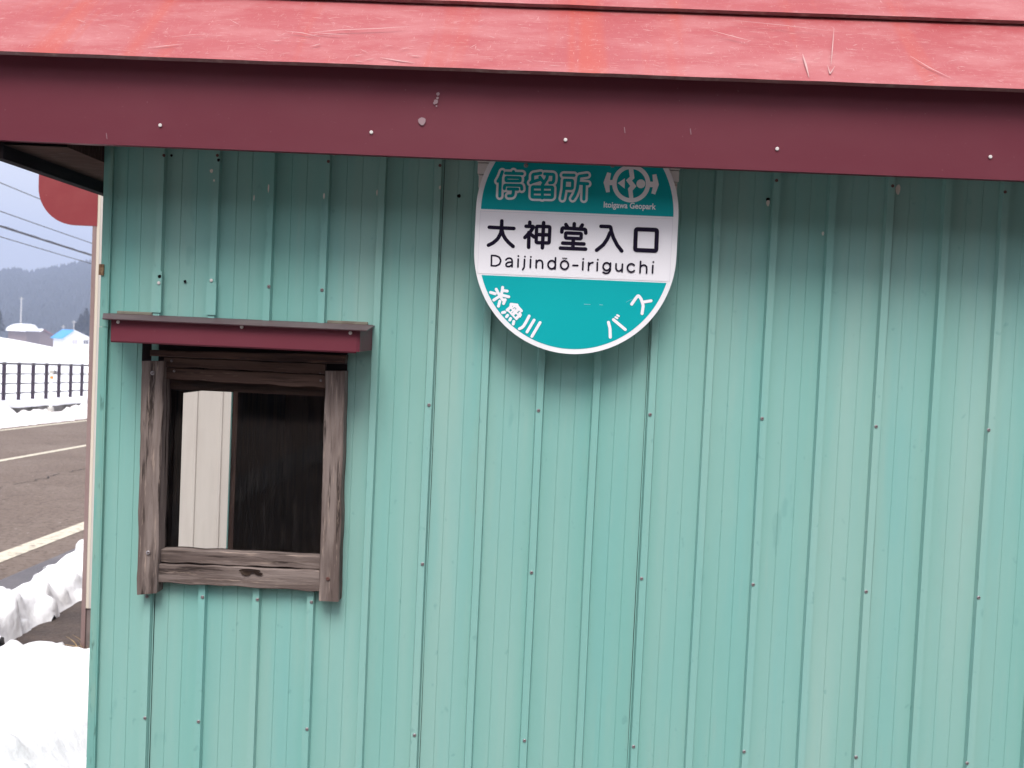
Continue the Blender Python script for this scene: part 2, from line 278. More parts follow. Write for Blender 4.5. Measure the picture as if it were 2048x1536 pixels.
def fbm(p, o=4):
    s = 0; a = 1; q = Vector(p)
    for _ in range(o): s += a*noise.noise(q); a *= 0.5; q = q*2.03 + Vector((3.1, 1.7, 0.3))
    return s
def snow_heap(name, m, l0, l1, a0, a1, height, nl, na, rough, seed, label, clods=0, csize=(0.05, 0.12), kind='stuff'):
    """a bank in road coordinates: height() is its section, rough its roughness, clods the half buried lumps strewn over it"""
    b = MB(); vs = []; rc = random.Random(seed)
    H = [[height(i/nl, j/na, l0+(l1-l0)*i/nl, a0+(a1-a0)*j/na) for j in range(na+1)] for i in range(nl+1)]
    A = [[H[i][j] + (rough*fbm(((l0+(l1-l0)*i/nl)*3.1, (a0+(a1-a0)*j/na)*3.1, seed+4), 5)*min(1, H[i][j]/0.08) if H[i][j] > 0 else 0) for j in range(na+1)] for i in range(nl+1)]
    dl, da = (l1-l0)/nl, (a1-a0)/na
    for _ in range(clods):
        cl, ca = rc.uniform(l0, l1), rc.uniform(a0, a1); ci, cj = int((cl-l0)/dl), int((ca-a0)/da)
        h0 = H[min(ci, nl)][min(cj, na)]
        if h0 <= 0.0: continue
        r = rc.uniform(*csize)*(0.6+0.8*rc.random()**2); zc = A[min(ci, nl)][min(cj, na)]-r*rc.uniform(0.25, 0.75); e = rc.uniform(.7, 1.3)
        for i in range(max(0, int(ci-r*1.5/dl)), min(nl, int(ci+r*1.5/dl)+1)+1):
            for j in range(max(0, int(cj-r*1.5/da)), min(na, int(cj+r*1.5/da)+1)+1):
                x, y = (l0+dl*i-cl)*e, (a0+da*j-ca)/e; rr = r*(1+0.35*noise.noise((x*9/r*0.1+seed, y*9/r*0.1, r*50)))
                q = rr*rr-x*x-y*y
                if q > 0: A[i][j] = max(A[i][j], zc+math.sqrt(q))
    for i in range(nl+1):
        for j in range(na+1):
            l, a = l0+dl*i, a0+da*j; p = RP(l, a); p.z += max(A[i][j], -0.05)
            p += RL*(rough*0.25*fbm((l*4, a*4, seed+9))) + RDh*(rough*0.25*fbm((l*4, a*4, seed+19))); vs.append(p)
    fs = [(i*(na+1)+j, (i+1)*(na+1)+j, (i+1)*(na+1)+j+1, i*(na+1)+j+1) for i in range(nl) for j in range(na)]
    b.add(vs, fs); o = b.build(name, m, smooth=True); tag(o, label, 'snow', None, kind); return o
def sm(x, a, b): t = max(0, min(1, (x-a)/(b-a))); return t*t*(3-2*t)
def bank2(u, v, l, a): return 0.23*sm(u, 0, .35)*sm(1-u, 0, .30)*(0.85+0.5*noise.noise((a*0.9, 1, 2))) - 0.02
# snow ridge between the shoulder and the soil strip
e0 = lat_of(G(60, 1262))
snow_heap('snow_ridge', M['snow'], near_l+0.62, e0+0.03, 0, 12, bank2, 44, 420, 0.035, 3, 'low ridge of lumpy snow along the road shoulder', 420, (0.035, 0.085))
# heap by the shelter's corner
hp = G(112, 1335)
def heap(u, v, l, a):
    return 0.19*sm(u, 0, .25)*sm(1-u, 0, .12)*sm(v, 0, .2)*sm(1-v, 0, .16)*(0.9+0.35*noise.noise((l*1.1, a*1.1, 6))) + 0.05*sm(1-v, 0, .1)*sm(u, 0, .1)*sm(1-u, 0, .1)-0.02
snow_heap('snow_heap', M['snow'], lat_of(hp)-2.0, lat_of(hp)+0.80, 1.6, alo_of(hp)+0.05, heap, 120, 150, 0.05, 11, 'heap of snow piled beside the green wall corner', 260, (0.03, 0.10))
snow_heap('snow_bank', M['snow'], -2.2, 3.5, -8.5, -4.5, lambda u, v, l, a: 0.5*sm(u, 0, .2)*sm(1-u, 0, .2)*sm(v, 0, .3)*sm(1-v, 0, .3)*(0.9+0.5*noise.noise((l*.7, a*.7, 2)))-0.02, 50, 40, 0.06, 17, 'bank of shovelled snow in front of the shelter', 40, (0.06, 0.14))
# ploughed rough snow along the far edge
def berm(u, v, l, a): return 0.30*sm(u, 0, .5)*sm(1-u, 0, .35)*(0.72+0.8*noise.noise((a*0.55, 2, 5))) - 0.02
snow_heap('ploughed_snow', M['snow_dirty'], far_l-1.5, far_l-0.20, 14, 46, berm, 26, 420, 0.08, 5, 'rough dirty snow ploughed along the far road edge', 520, (0.05, 0.14))

# field mound behind the fence
mb = MB(); vs = []; NL, NA = 60, 60
for i in range(NL+1):
    for j in range(NA+1):
        l = far_l-2.2-70*(i/NL)**1.2; a = 14+90*j/NA; p = RP(l, a)
        u = i/NL
        hh = 0.25 + 2.76*sm(-l, -far_l+3, -far_l+20)*sm(104-a, 0, 66)
        p.z += hh*(1) + 0.12*fbm((l*0.12, a*0.12, 4)) - (0.6 if j in (0, NA) or i in (0, NL) else 0); vs.append(p)
mb.add(vs, [(i*(NA+1)+j, (i+1)*(NA+1)+j, (i+1)*(NA+1)+j+1, i*(NA+1)+j+1) for i in range(NL) for j in range(NA)])
tag(mb.build('snow_field', M['snow_far'], smooth=True), 'deep smooth snow over the field', None, None, 'structure')

# hills
HD = 850.0
crest = [(-900, 575), (-400, 552), (0, 544), (15, 540), (35, 541), (58, 548), (66, 543), (82, 543), (110, 537), (140, 531), (170, 526), (195, 523), (300, 516), (500, 512), (800, 520), (1200, 540), (1700, 560), (2400, 600)]
def lerp(t, x):
    for (x0, y0), (x1, y1) in zip(t, t[1:]):
        if x0 <= x <= x1: return y0+(y1-y0)*(x-x0)/(x1-x0)
    return t[0][1] if x < t[0][0] else t[-1][1]
hb = MB(); cols = [-900+i*(3300/110) for i in range(111)]; NR = 24; hv = []
for x in cols:
    top = D(x, lerp(crest, x)+7, HD); base = D(x, 700, HD*0.55); base.z = gz(base.x, base.y)-1
    for k in range(NR+1):
        t = k/NR; p = base.lerp(top, t); p.z = base.z + (top.z-base.z)*(t**1.15)
        p.z += 7*fbm((p.x*0.012, p.y*0.012, 3))*math.sin(math.pi*t); hv.append(p)
    q = top.copy(); q += RDh*260; q.z -= 60; hv.append(q)
n1 = NR+2
hb.add(hv, [(i*n1+k, (i+1)*n1+k, (i+1)*n1+k+1, i*n1+k+1) for i in range(len(cols)-1) for k in range(n1-1)])
tag(hb.build('hills', M['hill'], smooth=True), 'hazy wooded hills beyond the valley', None, None, 'structure')
# far forest on them, one mass
fb = MB()
def conifer_into(b, p, h, r, rnd, levels=4, seg=6, mi=0):
    z0 = p.z
    for k in range(levels):
        t0 = 0.12+0.88*k/levels*0.92; t1 = min(1.0, t0+0.88/levels*1.6); rr = r*(1-t0*0.9)*(0.85+0.3*rnd.random())
        a0 = rnd.random()*6
        ring = [p+Vector((math.cos(a0+2*math.pi*i/seg)*rr*(0.75+0.5*rnd.random()), math.sin(a0+2*math.pi*i/seg)*rr*(0.75+0.5*rnd.random()), h*t0-0.05*h*rnd.random())) for i in range(seg)]
        b.add(ring+[p+Vector((0, 0, h*t1))], [(i, (i+1) % seg, seg) for i in range(seg)], mi)
rnd = random.Random(4)
for _ in range(6000):
    ci = rnd.random()*((700+900)/30) if rnd.random() < .5 else 30+rnd.random()*8
    i = int(ci); i = min(i, len(cols)-2); k = rnd.random()**0.8*NR; kk = int(k); kk = min(kk, NR-1)
    f, g = ci-int(ci), k-kk
    a, b_, c, d = hv[i*n1+kk], hv[(i+1)*n1+kk], hv[i*n1+kk+1], hv[(i+1)*n1+kk+1]
    p = a.lerp(b_, f).lerp(c.lerp(d, f), g)
    conifer_into(fb, p, 3.5+3.5*rnd.random(), 2.4+1.8*rnd.random(), rnd, 2, 5)
for _ in range(600):      # the crest line
    ci = 28+rnd.random()*14; i = int(ci); f = ci-i
    p = hv[i*n1+NR].lerp(hv[(i+1)*n1+NR], f); p.z -= 1.5
    conifer_into(fb, p, 4+4.5*rnd.random()**2, 2.0+1.2*rnd.random(), rnd, 2, 5)
tag(fb.build('forest', M['conifer']), 'far hazy forest covering the hillside', 'forest', None, 'stuff')

# unseen dark slope added behind the camera: blocks low sky light, darkens pane reflection
bb = MB(); vs = []
for i in range(41):
    for j in range(9):
        x = -60+i*3.2; t = j/8; y = -12-16*t
        vs.append(Vector((x, y, gz(x, y)-0.3+11*sm(t, -.2, 1)+0.9*fbm((x*0.2, y*0.2, 1))*(1 if j else 0))))
bb.add(vs, [(i*9+j, i*9+j+1, (i+1)*9+j+1, (i+1)*9+j) for i in range(40) for j in range(8)])
tag(bb.build('light_block_slope', mat('light_block_dark', (0.030, 0.032, 0.028), 0.95, 0.05, layers=[((0.055, 0.05, 0.04), 0.8, (1, 1, 0.4), 0.45, 0.6, 0.8, 6)]), smooth=True), 'unseen dark slope added behind the camera to block low sky light', None, None, 'structure')

# ================================================================== THE SHELTER
X0, X1 = -0.1085, 2.45            # side walls
YB = 1.45                        # depth
ZW = 1.905
shelter = thing('bus_shelter', (1.1, 0.0, gz(1.1, 0)), 'teal ribbed metal bus shelter with maroon fascia and worn red roof', 'bus shelter')
PITCH_R = 0.1135; RW = 0.0135; RH = 0.0120; FL = 0.0024
def profile(xa, xb):
    pts = [(xa, 0.0)]
    i = int(math.floor(xa/PITCH_R))-1
    while i*PITCH_R < xb+0.2:
        r0 = i*PITCH_R
        seq = [(r0, 0), (r0+FL, -RH), (r0+FL+RW, -RH), (r0+2*FL+RW, 0)]
        pan0 = r0+2*FL+RW; pan = PITCH_R-(2*FL+RW)
        for fr in (0.335, 0.665):
            gx = pan0+pan*fr; seq += [(gx-0.0011, 0), (gx, 0.0010), (gx+0.0011, 0)]
        pts += [q for q in seq if xa < q[0] < xb]
        i += 1
    pts.append((xb, 0.0))
    if pts[0][0] == pts[1][0]: pts.pop(0)
    # clean ends: keep the section's own depth where it is cut
    return sorted(pts, key=lambda q: q[0])
def wav(x, z): return 0.0010*fbm((x*2.2, z*1.3, 5), 3)
def siding(b, xa, xb, za, zb):
    pr = profile(xa, xb); nz = max(2, int((zb-za)/0.06)); vs = []
    for k in range(nz+1):
        z = za+(zb-za)*k/nz
        for (x, y) in pr: vs.append(Vector((x+0.0012*noise.noise((round(x/PITCH_R)*3.7, z*2.0, 1)), y+wav(x, z), z)))
    n = len(pr); b.add(vs, [(k*n+i, k*n+i+1, (k+1)*n+i+1, (k+1)*n+i) for k in range(nz) for i in range(n-1)])
WX0, WX1, WZ0, WZ1 = 0.022, 0.388, 0.985, 1.475       # window hole
zb_ = gz(1.1, 0)+0.04
b = MB()
siding(b, X0+0.012, WX0, zb_, ZW); siding(b, WX0, WX1, zb_, WZ0); siding(b, WX0, WX1, WZ1, ZW); siding(b, WX1, X1, zb_, ZW)
WALL_MB = b
def blob(b, px, py, Y, r, seed, mi=0, sx_=1.0):
    p = P(px, py, Y); k = 1/965; n = 11
    b.poly([p+Vector((math.cos(2*math.pi*i/n)*r*k*sx_*(0.7+0.5*abs(noise.noise((seed, i*1.3, 2)))), 0, math.sin(2*math.pi*i/n)*r*k*(0.7+0.5*abs(noise.noise((seed+5, i*1.3, 2)))))) for i in range(n)][::1], mi)
b = WALL_MB          # holes and chips belong to the sheet
for (x, y, r, Y) in ((370, 563, 4, -.0030), (319, 553, 4.5, -RH-.0028), (417, 568, 4, -.0030), (918, 392, 5, -.0030), (437, 320, 4, -RH-.0016), (1536, 399, 5, -.0030), (343, 311, 3.5, -.0018)): blob(b, x, y, Y, r, x, 1)
for (x, y, r, s_) in ((1536, 406, 6, 0.6), (1796, 379, 10, 0.5), (1646, 467, 4, 0.6), (423, 342, 4, .8), (428, 361, 2.5, .8), (668, 308, 4, .5), (754, 385, 6, .25), (648, 392, 6, .3), (537, 376, 8, .2), (508, 396, 6, .2), (880, 375, 4, .5)): blob(b, x, y, -RH-0.0015 if x not in (1536, 1646, 1796) else -0.0036, r*1.25, x, 2, s_)
wall = b.build('front_wall', [M['siding'], M['hole'], M['chip']], shelter)
# the lapped edges of the sheets: a thin lip standing off the rib
for i, side in ((0, 1), (5, 1), (9, -1), (13, 1)):
    lip = MB()
    x = i*PITCH_R + (2*FL+RW+0.0006 if side > 0 else -0.0006); n = 40
    za, zc = (zb_, WZ0-0.03) if i == 0 else (zb_, ZW); prev = None
    for k in range(n+1):
        z = za+(zc-za)*k/n; e = 0.0016+0.0013*noise.noise((i, z*2.2, 8))
        q = [(x, -0.0032, z), (x+side*e, -0.0028-0.0008*noise.noise((i*2, z*3, 4)), z), (x+side*e, -0.0020, z)]
        yb = wav(x, z)-0.0006; wd = max(0.0002, 0.0008+0.0012*noise.noise((i*3, z*2.6, 6)))
        q += [(x+side*(e-0.0002), yb, z), (x+side*(e+wd), yb-0.0001, z)]
        if prev: lip.quad(prev[0], prev[1], q[1], q[0]); lip.quad(prev[1], prev[2], q[2], q[1]); lip.quad(prev[3], prev[4], q[4], q[3], 1)
        prev = q
    lip.build('sheet_lap', [M['siding'], M['hole']], wall)
b = MB()
DY0, DY1 = 0.72, 1.20
def side_y(px, py, off=0.0): d = ray(px, py); t = (X0+off-CAM.x)/d.x; return CAM + d*t
DY0, DY1, DZ = side_y(364, 900, 0.021).y, side_y(459, 900).y, side_y(410, 778).z
def door_side(b, xa, xb, ya, yb, z0, z1):
    b.box((xa, ya, z0), (xb, DY0, z1)); b.box((xa, DY1, z0), (xb, yb, z1)); b.box((xa, DY0, DZ), (xb, DY1, z1))
door_side(b, X0, X0+0.004, 0.002, YB, zb_, ZW); b.build('side_wall', M['siding'], shelter)
b = MB(); b.box((X1-0.004, 0.002, zb_), (X1, YB, ZW)); b.build('side_wall', M['siding'], shelter)
# corner trim
b = MB(); cz = 1.50
def ctrim(z0, z1, y): b.box((X0-0.001, y, z0), (X0+0.0135, y+0.006, z1)); b.box((X0-0.0015, y+0.003, z0), (X0-0.0005, 0.05, z1)); b.box((X0+0.0135, y+0.0005, z0), (X0+0.0165, y+0.010, z1))
ctrim(zb_, cz, -0.010); ctrim(cz+0.001, ZW-0.025, -0.0085)
b.build('corner_trim', M['trim'], shelter)
b = MB(); p0, p1 = P(203, 529), P(212, 551); b.box((p0.x, -0.0125, p1.z), (p1.x, -0.0088, p0.z)); b.build('rusty_bracket', M['rust'], shelter)
# rear wall, inside lining, floor, ceiling; the doorway is on the road side
OY = YB
b = MB(); b.box((X0+0.006, OY-0.02, zb_), (X1-0.006, OY, ZW)); b.build('rear_wall', mat('brown_boards', (0.17, 0.095, 0.075), 0.85, 0.2, layers=[((0.04, 0.02, 0.018), 9, (3, 1, .2), 0.45, 0.6, 0.9, 6), ((0.30, 0.17, 0.12), 5, (2, 1, .6), 0.62, 0.75, 0.8, 5)]), shelter)
b = MB()
door_side(b, X0+0.006, X0+0.02, 0.03, OY-0.021, zb_, ZW-0.01); b.box((X1-0.02, 0.03, zb_), (X1-0.006, OY-0.021, ZW-0.01))
b.box((X0+0.021, 0.03, zb_), (WX0-0.01, 0.045, ZW-0.01)); b.box((WX1+0.01, 0.03, zb_), (X1-0.021, 0.045, ZW-0.01))
b.box((WX0-0.009, 0.03, zb_), (WX1+0.009, 0.045, WZ0-0.01)); b.box((WX0-0.009, 0.03, WZ1+0.01), (WX1+0.009, 0.045, ZW-0.01))
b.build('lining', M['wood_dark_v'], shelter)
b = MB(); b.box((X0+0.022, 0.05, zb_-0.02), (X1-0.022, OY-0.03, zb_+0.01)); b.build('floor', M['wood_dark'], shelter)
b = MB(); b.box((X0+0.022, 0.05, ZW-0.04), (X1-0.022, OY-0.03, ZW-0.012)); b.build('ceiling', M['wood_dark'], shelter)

# ---- eaves: fascia, soffit, barge board
FY = -0.180; FZ0, FZ1 = P(1024, 321, FY).z, P(1024, 130, FY).z
XL, XR = -0.275, X1+0.15
b = MB(); n = 24; prev = None
for k in range(n+1):
    x = XL+(XR-XL)*k/n; y = FY+0.0012*noise.noise((x*2, 1, 7)); z = FZ0+0.0015*noise.noise((x*1.5, 4, 2))
    q = [(x, y+0.016, z), (x, y, z), (x, y, FZ1+0.006), (x, y+0.016, FZ1+0.006)]
    if prev:
        for i in range(3): b.quad(prev[i], q[i], q[i+1], prev[i+1])
    else: b.poly([q[0], q[1], q[2], q[3]])
    prev = q
FASC = b
SO = FZ0+0.045
b = MB(); b.add([(XL+0.042, FY+0.017, SO), (XR, FY+0.017, SO), (XR, -0.001, SO), (X0-0.004, -0.001, SO), (X0-0.004, FY+0.017, SO)], [(0, 1, 2, 3, 4)] if False else [(4, 1, 2, 3)])
b.add([(XL+0.0405, FY+0.0165, SO-0.050), (X0-0.003, FY+0.0165, SO-0.050), (X0-0.003, YB+0.2, SO-0.050), (XL+0.0405, YB+0.2, SO-0.050), (X0-0.003, FY+0.0165, SO), (X0-0.003, YB+0.2, SO)], [(0, 1, 2, 3), (1, 4, 5, 2)])
b.build('soffit', M['soffit'], shelter)
b = MB(); ZB = 1.811
b.box((XL+0.018, FY+0.017, ZB), (XL+0.040, YB+0.2, FZ0+0.07)); b.build('barge_board', M['barge'], shelter)
b = MB(); b.box((XL+0.002, FY+0.0165, ZB+0.012), (XL+0.0175, YB+0.2, FZ1+0.02)); b.build('end_fascia', M['maroon'], shelter)
# splashes and specks on the fascia
b = FASC
for (x, y, r) in ((844, 242, 9), (876, 188, 4), (875, 196, 3), (872, 203, 5), (869, 206, 3), (873, 212, 2)): blob(b, x, y, FY-0.0022, r, x, 1)
for (x, y) in ((212, 272), (1248, 260), (1380, 263)):
    p, q = P(x, y-6, FY-0.0022), P(x+1.5, y+6, FY-0.0022); b.quad(p, q, q+Vector((0.0011, 0, 0)), p+Vector((0.0011, 0, 0)), 1)
fascia = b.build('fascia', [M['maroon'], M['stain']], shelter)

# ---- red roof: stepped courses
TIL = R_(44); LEN = 0.235; EDGE_Y = FY-0.028
z1 = P(1024, 143, EDGE_Y).z-0.010
d_up = Vector((0, math.cos(TIL), math.sin(TIL))); nrm = Vector((0, -math.sin(TIL), math.cos(TIL)))
NX = 70; EXP = 0.265
base0 = Vector((0, EDGE_Y, z1))
roof = thing('roof', (1.1, 0.3, z1+0.5), None, None); roof.parent = shelter; roof.location = Vector((1.1, 0.3, z1+0.5))-origin(shelter)
COURSE = []
for k in range(4):
    b = MB()
    st = base0 + d_up*(k*EXP)
    prev = None
    for i in range(NX+1):
        x = XL-0.04+(XR+0.08-XL)*i/NX
        j = 0.0016*noise.noise((x*9, k*3, 2)) + 0.0012*noise.noise((x*31, k*3, 5))
        lo = st + nrm*0.014 + d_up*j; hi = st + d_up*(EXP+0.02) + nrm*0.001
        tuck = st + d_up*0.02 + nrm*0.001
        hem = lo - nrm*0.0075 + d_up*0.001
        rowx = Vector((x, 0, 0))
        m1 = lo.lerp(hi, .5) + nrm*0.0018*noise.noise((x*3, k, 1))
        q = [lo+rowx, m1+rowx, hi+rowx]; h = [lo+rowx-nrm*0.0002, hem+rowx, tuck+rowx]
        if prev:
            b.quad(prev[0][0], q[0], q[1], prev[0][1]); b.quad(prev[0][1], q[1], q[2], prev[0][2])
            b.quad(prev[1][1], h[1], h[0], prev[1][0], 1); b.quad(prev[1][2], h[2], h[1], prev[1][1], 1)
        prev = (q, h)
    COURSE.append(b)
top = base0 + d_up*(4*EXP)
b = MB()
b.quad((XL-0.04, top.y, top.z), (XR+0.04, top.y, top.z), (XR+0.04, YB+0.25, top.z+0.12), (XL-0.04, YB+0.25, top.z+0.12))
b.quad((XL-0.04, YB+0.25, top.z+0.12), (XR+0.04, YB+0.25, top.z+0.12), (XR+0.04, YB+0.27, FZ0), (XL-0.04, YB+0.27, FZ0))
b.build('top_sheet', M['red'], roof)
for x in (XL-0.02, XR):
    b = MB(); b.poly([(x, EDGE_Y+0.02, z1-0.02), (x, top.y, top.z-0.005), (x, YB+0.24, top.z+0.11), (x, YB+0.24, FZ0+0.02)]); b.build('end_sheet', M['red'], roof)
# long scratches on the lowest course
b = COURSE[0]; rs = random.Random(12)
def onroof(px, py):
    d = ray(px, py); o = base0+nrm*0.0150; t = (o-CAM).dot(nrm)/d.dot(nrm)
    return CAM+d*t + nrm*(0.0004)
def scratch(pts, w_):
    ps = [onroof(*p) for p in pts]; L_ = len(ps)
    for i in range(L_-1):
        a, c = ps[i], ps[i+1]; t = (c-a).normalized(); sd_ = t.cross(nrm)
        wa = 0.75*w_*(0.25 if i == 0 else 1)/965/2; wb = 0.75*w_*(0.2 if i == L_-2 else 1)/965/2
        b.quad(a-sd_*wa, a+sd_*wa, c+sd_*wb, c-sd_*wb, 2)
for pts, w_ in (([(570, 62), (605, 66), (640, 74)], 3), ([(618, 66), (680, 60), (760, 57), (820, 53)], 3), ([(618, 64), (660, 68), (695, 70)], 2.5), ([(860, 55), (915, 57)], 3),
    ([(620, 93), (640, 88), (628, 92)], 3), ([(295, 96), (330, 92), (368, 88)], 3), ([(340, 75), (380, 70), (425, 67)], 1.5), ([(438, 25), (465, 24)], 2), ([(1460, 40), (1560, 50), (1690, 65)], 2),
    ([(1418, 60), (1470, 74), (1502, 82)], 3), ([(1668, 57), (1665, 95), (1662, 130)], 2.5), ([(1605, 108), (1612, 130), (1618, 155)], 5), ([(1820, 112), (1860, 136), (1905, 158)], 3), ([(1715, 67), (1780, 72)], 3), ([(1068, 122), (1130, 127)], 3), ([(1240, 120), (1290, 121)], 3),
    ([(1400, 122), (1440, 127)], 3), ([(1480, 129), (1515, 131)], 4), ([(1842, 78), (1862, 82)], 3), ([(760, 115), (800, 122), (830, 126)], 4), ([(215, 98), (268, 103)], 2.5), ([(1655, 130), (1660, 148), (1670, 132)], 3)):
    scratch(pts, w_)
for _ in range(150):
    px = rs.uniform(120, 2040); y0 = 0.0366*px+105; py = y0-rs.uniform(6, 98)
    if py < 4 or (px > 700 and py < 0.0366*px-28): continue
    ln = rs.uniform(3, 22); an = rs.gauss(0.03, 0.25)
    scratch([(px, py), (px+ln*0.5, py+ln*0.5*an), (px+ln, py+ln*an)], rs.uniform(0.8, 1.8))
for b in COURSE: b.build('course', [M['red'], M['maroon_dark'], M['scratch']], roof)

# ---- screws
def disk_mesh(name, r, h, m, n=14, dimple=True):
    bm = bmesh.new()
    rings = [(r, 0.0), (r, -h*0.55), (r*0.72, -h), (r*0.30, -h)] + ([(r*0.2, -h*0.4)] if dimple else [])
    vv = [[bm.verts.new((math.cos(2*math.pi*i/n)*q, y, math.sin(2*math.pi*i/n)*q)) for i in range(n)] for q, y in rings]
    for a, c in zip(vv, vv[1:]):
        for i in range(n): bm.faces.new((a[i], a[(i+1) % n], c[(i+1) % n], c[i]))
    bm.faces.new(vv[-1]); bm.normal_update()
    me = bpy.data.meshes.new(name); bm.to_mesh(me); bm.free(); me.materials.append(m); return me
ME_S = disk_mesh('screw', 0.0036, 0.0018, M['screw']); ME_SR = disk_mesh('screw', 0.0032, 0.0015, M['screw_rust']); ME_N = disk_mesh('nail_head', 0.0034, 0.0016, M['screw_pale'], dimple=False)
for (x, y) in ((858,810),(1077,821),(1300,829),(1524,837),(1752,853),(1977,860),(845,1128),(1063,1145),(1283,1157),(1506,1169),(1732,1183),(1957,1195),(294,1193),(405,1194),(515,1199),(623,1204),
               (290,1436),(397,1443),(614,1458),(829,1470),(1049,1481),(1267,1493),(1488,1503),(1712,1514),(1934,1526),(538,573),(644,580)):
    shared('screw', ME_S, wall, P(x, y, -RH)+Vector((0, -0.0002, 0)))
for (x, y) in ((328,311),(435,311),(657,323),(880,331),(1553,361),(1785,372),(2010,384)): shared('screw', ME_SR, wall, P(x, y, -RH)+Vector((0, -0.0004, 0)))
for (x, y) in ((318,566),(423,561)): shared('nail_head', ME_N, wall, P(x, y, -RH-0.002)+Vector((0, -0.001, 0)))
for (x, y) in ((321,251),(743,265),(1131,280),(1554,298),(1980,314)): shared('nail_head', ME_N, fascia, P(x, y, FY)+Vector((0, -0.0012, 0)))
# short patched rib caps above the window
for i, ytop in ((0, 543), (1, 560)):
    b = MB(); zt = P(320, ytop).z; x = i*PITCH_R-0.0012
    b.box((x, -RH-0.0022, 1.535), (x+RW+2*FL+0.002, -RH+0.006, zt)); b.build('rib_patch', M['siding'], wall)

# ---- window
win = thing('window', (0.2, 0, 1.0), None, None); win.parent = shelter; win.location = Vector((0.2, 0, 1.0))-origin(shelter)
def plank(name, p, m, y0, y1, axis, seed, rag=0.0015, end=0.0):
    """p: four photo corners (tl, tr, br, bl) on the plank's face, front at y0, back at y1; the long edges wander a little"""
    tl, tr, br, bl = [P(x, y, y0) for x, y in p]; n = 28; b = MB(); prev = None
    for k in range(n+1):
        t = k/n
        if axis == 'x': a, c = bl.lerp(br, t), tl.lerp(tr, t); o = Vector((0, 0, 1))
        else: a, c = bl.lerp(tl, t), br.lerp(tr, t); o = Vector((1, 0, 0))
        a = a+o*rag*fbm((t*7, seed, 1)); c = c+o*rag*fbm((t*7, seed, 5))
        dy = 0.0012*fbm((t*5, seed, 9))
        if end and k == 0:
            pass
        w_ = (c-a); bv = min(0.0014, w_.length*0.2)
        u = w_.normalized()
        q = [Vector((a.x, y1, a.z)), Vector((a.x, y0+bv+dy, a.z)), a+u*bv+Vector((0, dy, 0)), c-u*bv+Vector((0, dy, 0)), Vector((c.x, y0+bv+dy, c.z)), Vector((c.x, y1, c.z))]
        if end and k == 0:
            for z_ in q: z_.z += end*0.4*noise.noise((z_.x*200, seed, 3))
        if prev:
            for i in range(5): b.quad(prev[i], q[i], q[i+1], prev[i+1])
        else: b.poly(q[::-1])
        prev = q
    b.poly(prev)
    return b.build(name, m, win)
jl = plank('jamb', [(283, 722), (328, 722), (313, 1187), (273, 1187)], M['wood_v'], -0.034, 0.012, 'z', 1, 0.0022, 0.012)
jr = plank('jamb', [(651, 742), (690, 742), (677, 1205), (637, 1203)], M['wood_v'], -0.034, 0.012, 'z', 2, 0.0018, 0.012)
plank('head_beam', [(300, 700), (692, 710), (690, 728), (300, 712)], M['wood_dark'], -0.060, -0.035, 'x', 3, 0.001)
b = MB(); p, q = P(284, 680, -.012), P(692, 748, -.012); b.box((p.x, -0.010, P(300, 728, -.012).z), (q.x, 0.010, p.z+0.02)); b.build('head_shade_panel', M['barge'], win)  # black panel standing in for the deep shade under the canopy, above the jambs
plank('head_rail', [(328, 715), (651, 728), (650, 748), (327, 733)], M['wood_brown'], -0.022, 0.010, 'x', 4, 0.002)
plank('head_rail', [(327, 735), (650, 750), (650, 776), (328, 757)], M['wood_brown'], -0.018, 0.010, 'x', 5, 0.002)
plank('sill', [(322, 1098), (641, 1113), (640, 1139), (321, 1124)], M['wood_h'], -0.020, 0.012, 'x', 6, 0.0028)
plank('sill', [(315, 1128), (640, 1142), (638, 1183), (314, 1165)], M['wood_h'], -0.026, 0.012, 'x', 7, 0.0020)
# rotted knot in the lower sill
b = MB(); blob(b, 500, 1142, -0.0285, 6, 3, 0, 5.0); blob(b, 492, 1147, -0.0287, 5, 9, 0, 2.6); blob(b, 518, 1148, -0.0286, 4, 12, 0, 2.6)
b.build('knot_hole', mat('rotten_knot', (0.022, 0.014, 0.011), 0.95, 0.1, layers=[((0.10, 0.07, 0.05), 120, (0.3, 1, 1), 0.52, 0.66, 0.9, 6)]), win)
b = MB(); gl = P(322, 765, 0.004), P(655, 1120, 0.004)
b.quad((gl[0].x, 0.004, gl[1].z), (gl[1].x, 0.004, gl[1].z), (gl[1].x, 0.004, gl[0].z), (gl[0].x, 0.004, gl[0].z))
b.build('pane', M['glass'], win)
b = MB(); a_, c_ = P(330, 757, 0.014), P(650, 783, 0.014)
b.box((a_.x, 0.008, c_.z-0.010), (c_.x+.02, 0.022, c_.z+0.03)); b.build('sash_rail', M['wood_dark'], win)
b = MB(); a_ = P(374, 782, 0.016); b.box((a_.x-0.06, 0.0225, a_.z-0.0), (a_.x, 0.028, a_.z+0.04)); b.build('sash_bracket', M['hole'], win)
for (x, y, me, Y) in ((306, 746, ME_S, -.034), (297, 1105, ME_S, -.034), (656, 1157, ME_SR, -.034), (344, 722, ME_S, -.022), (349, 742, ME_S, -.018), (641, 745, ME_S, -.018), (642, 761, ME_S, -.018)):
    o = shared('screw', me, win, P(x, y, Y)+Vector((0, -0.0016, 0))); s_ = 1.25 if Y == -.034 else 0.7; o.scale = (s_, 1, s_)

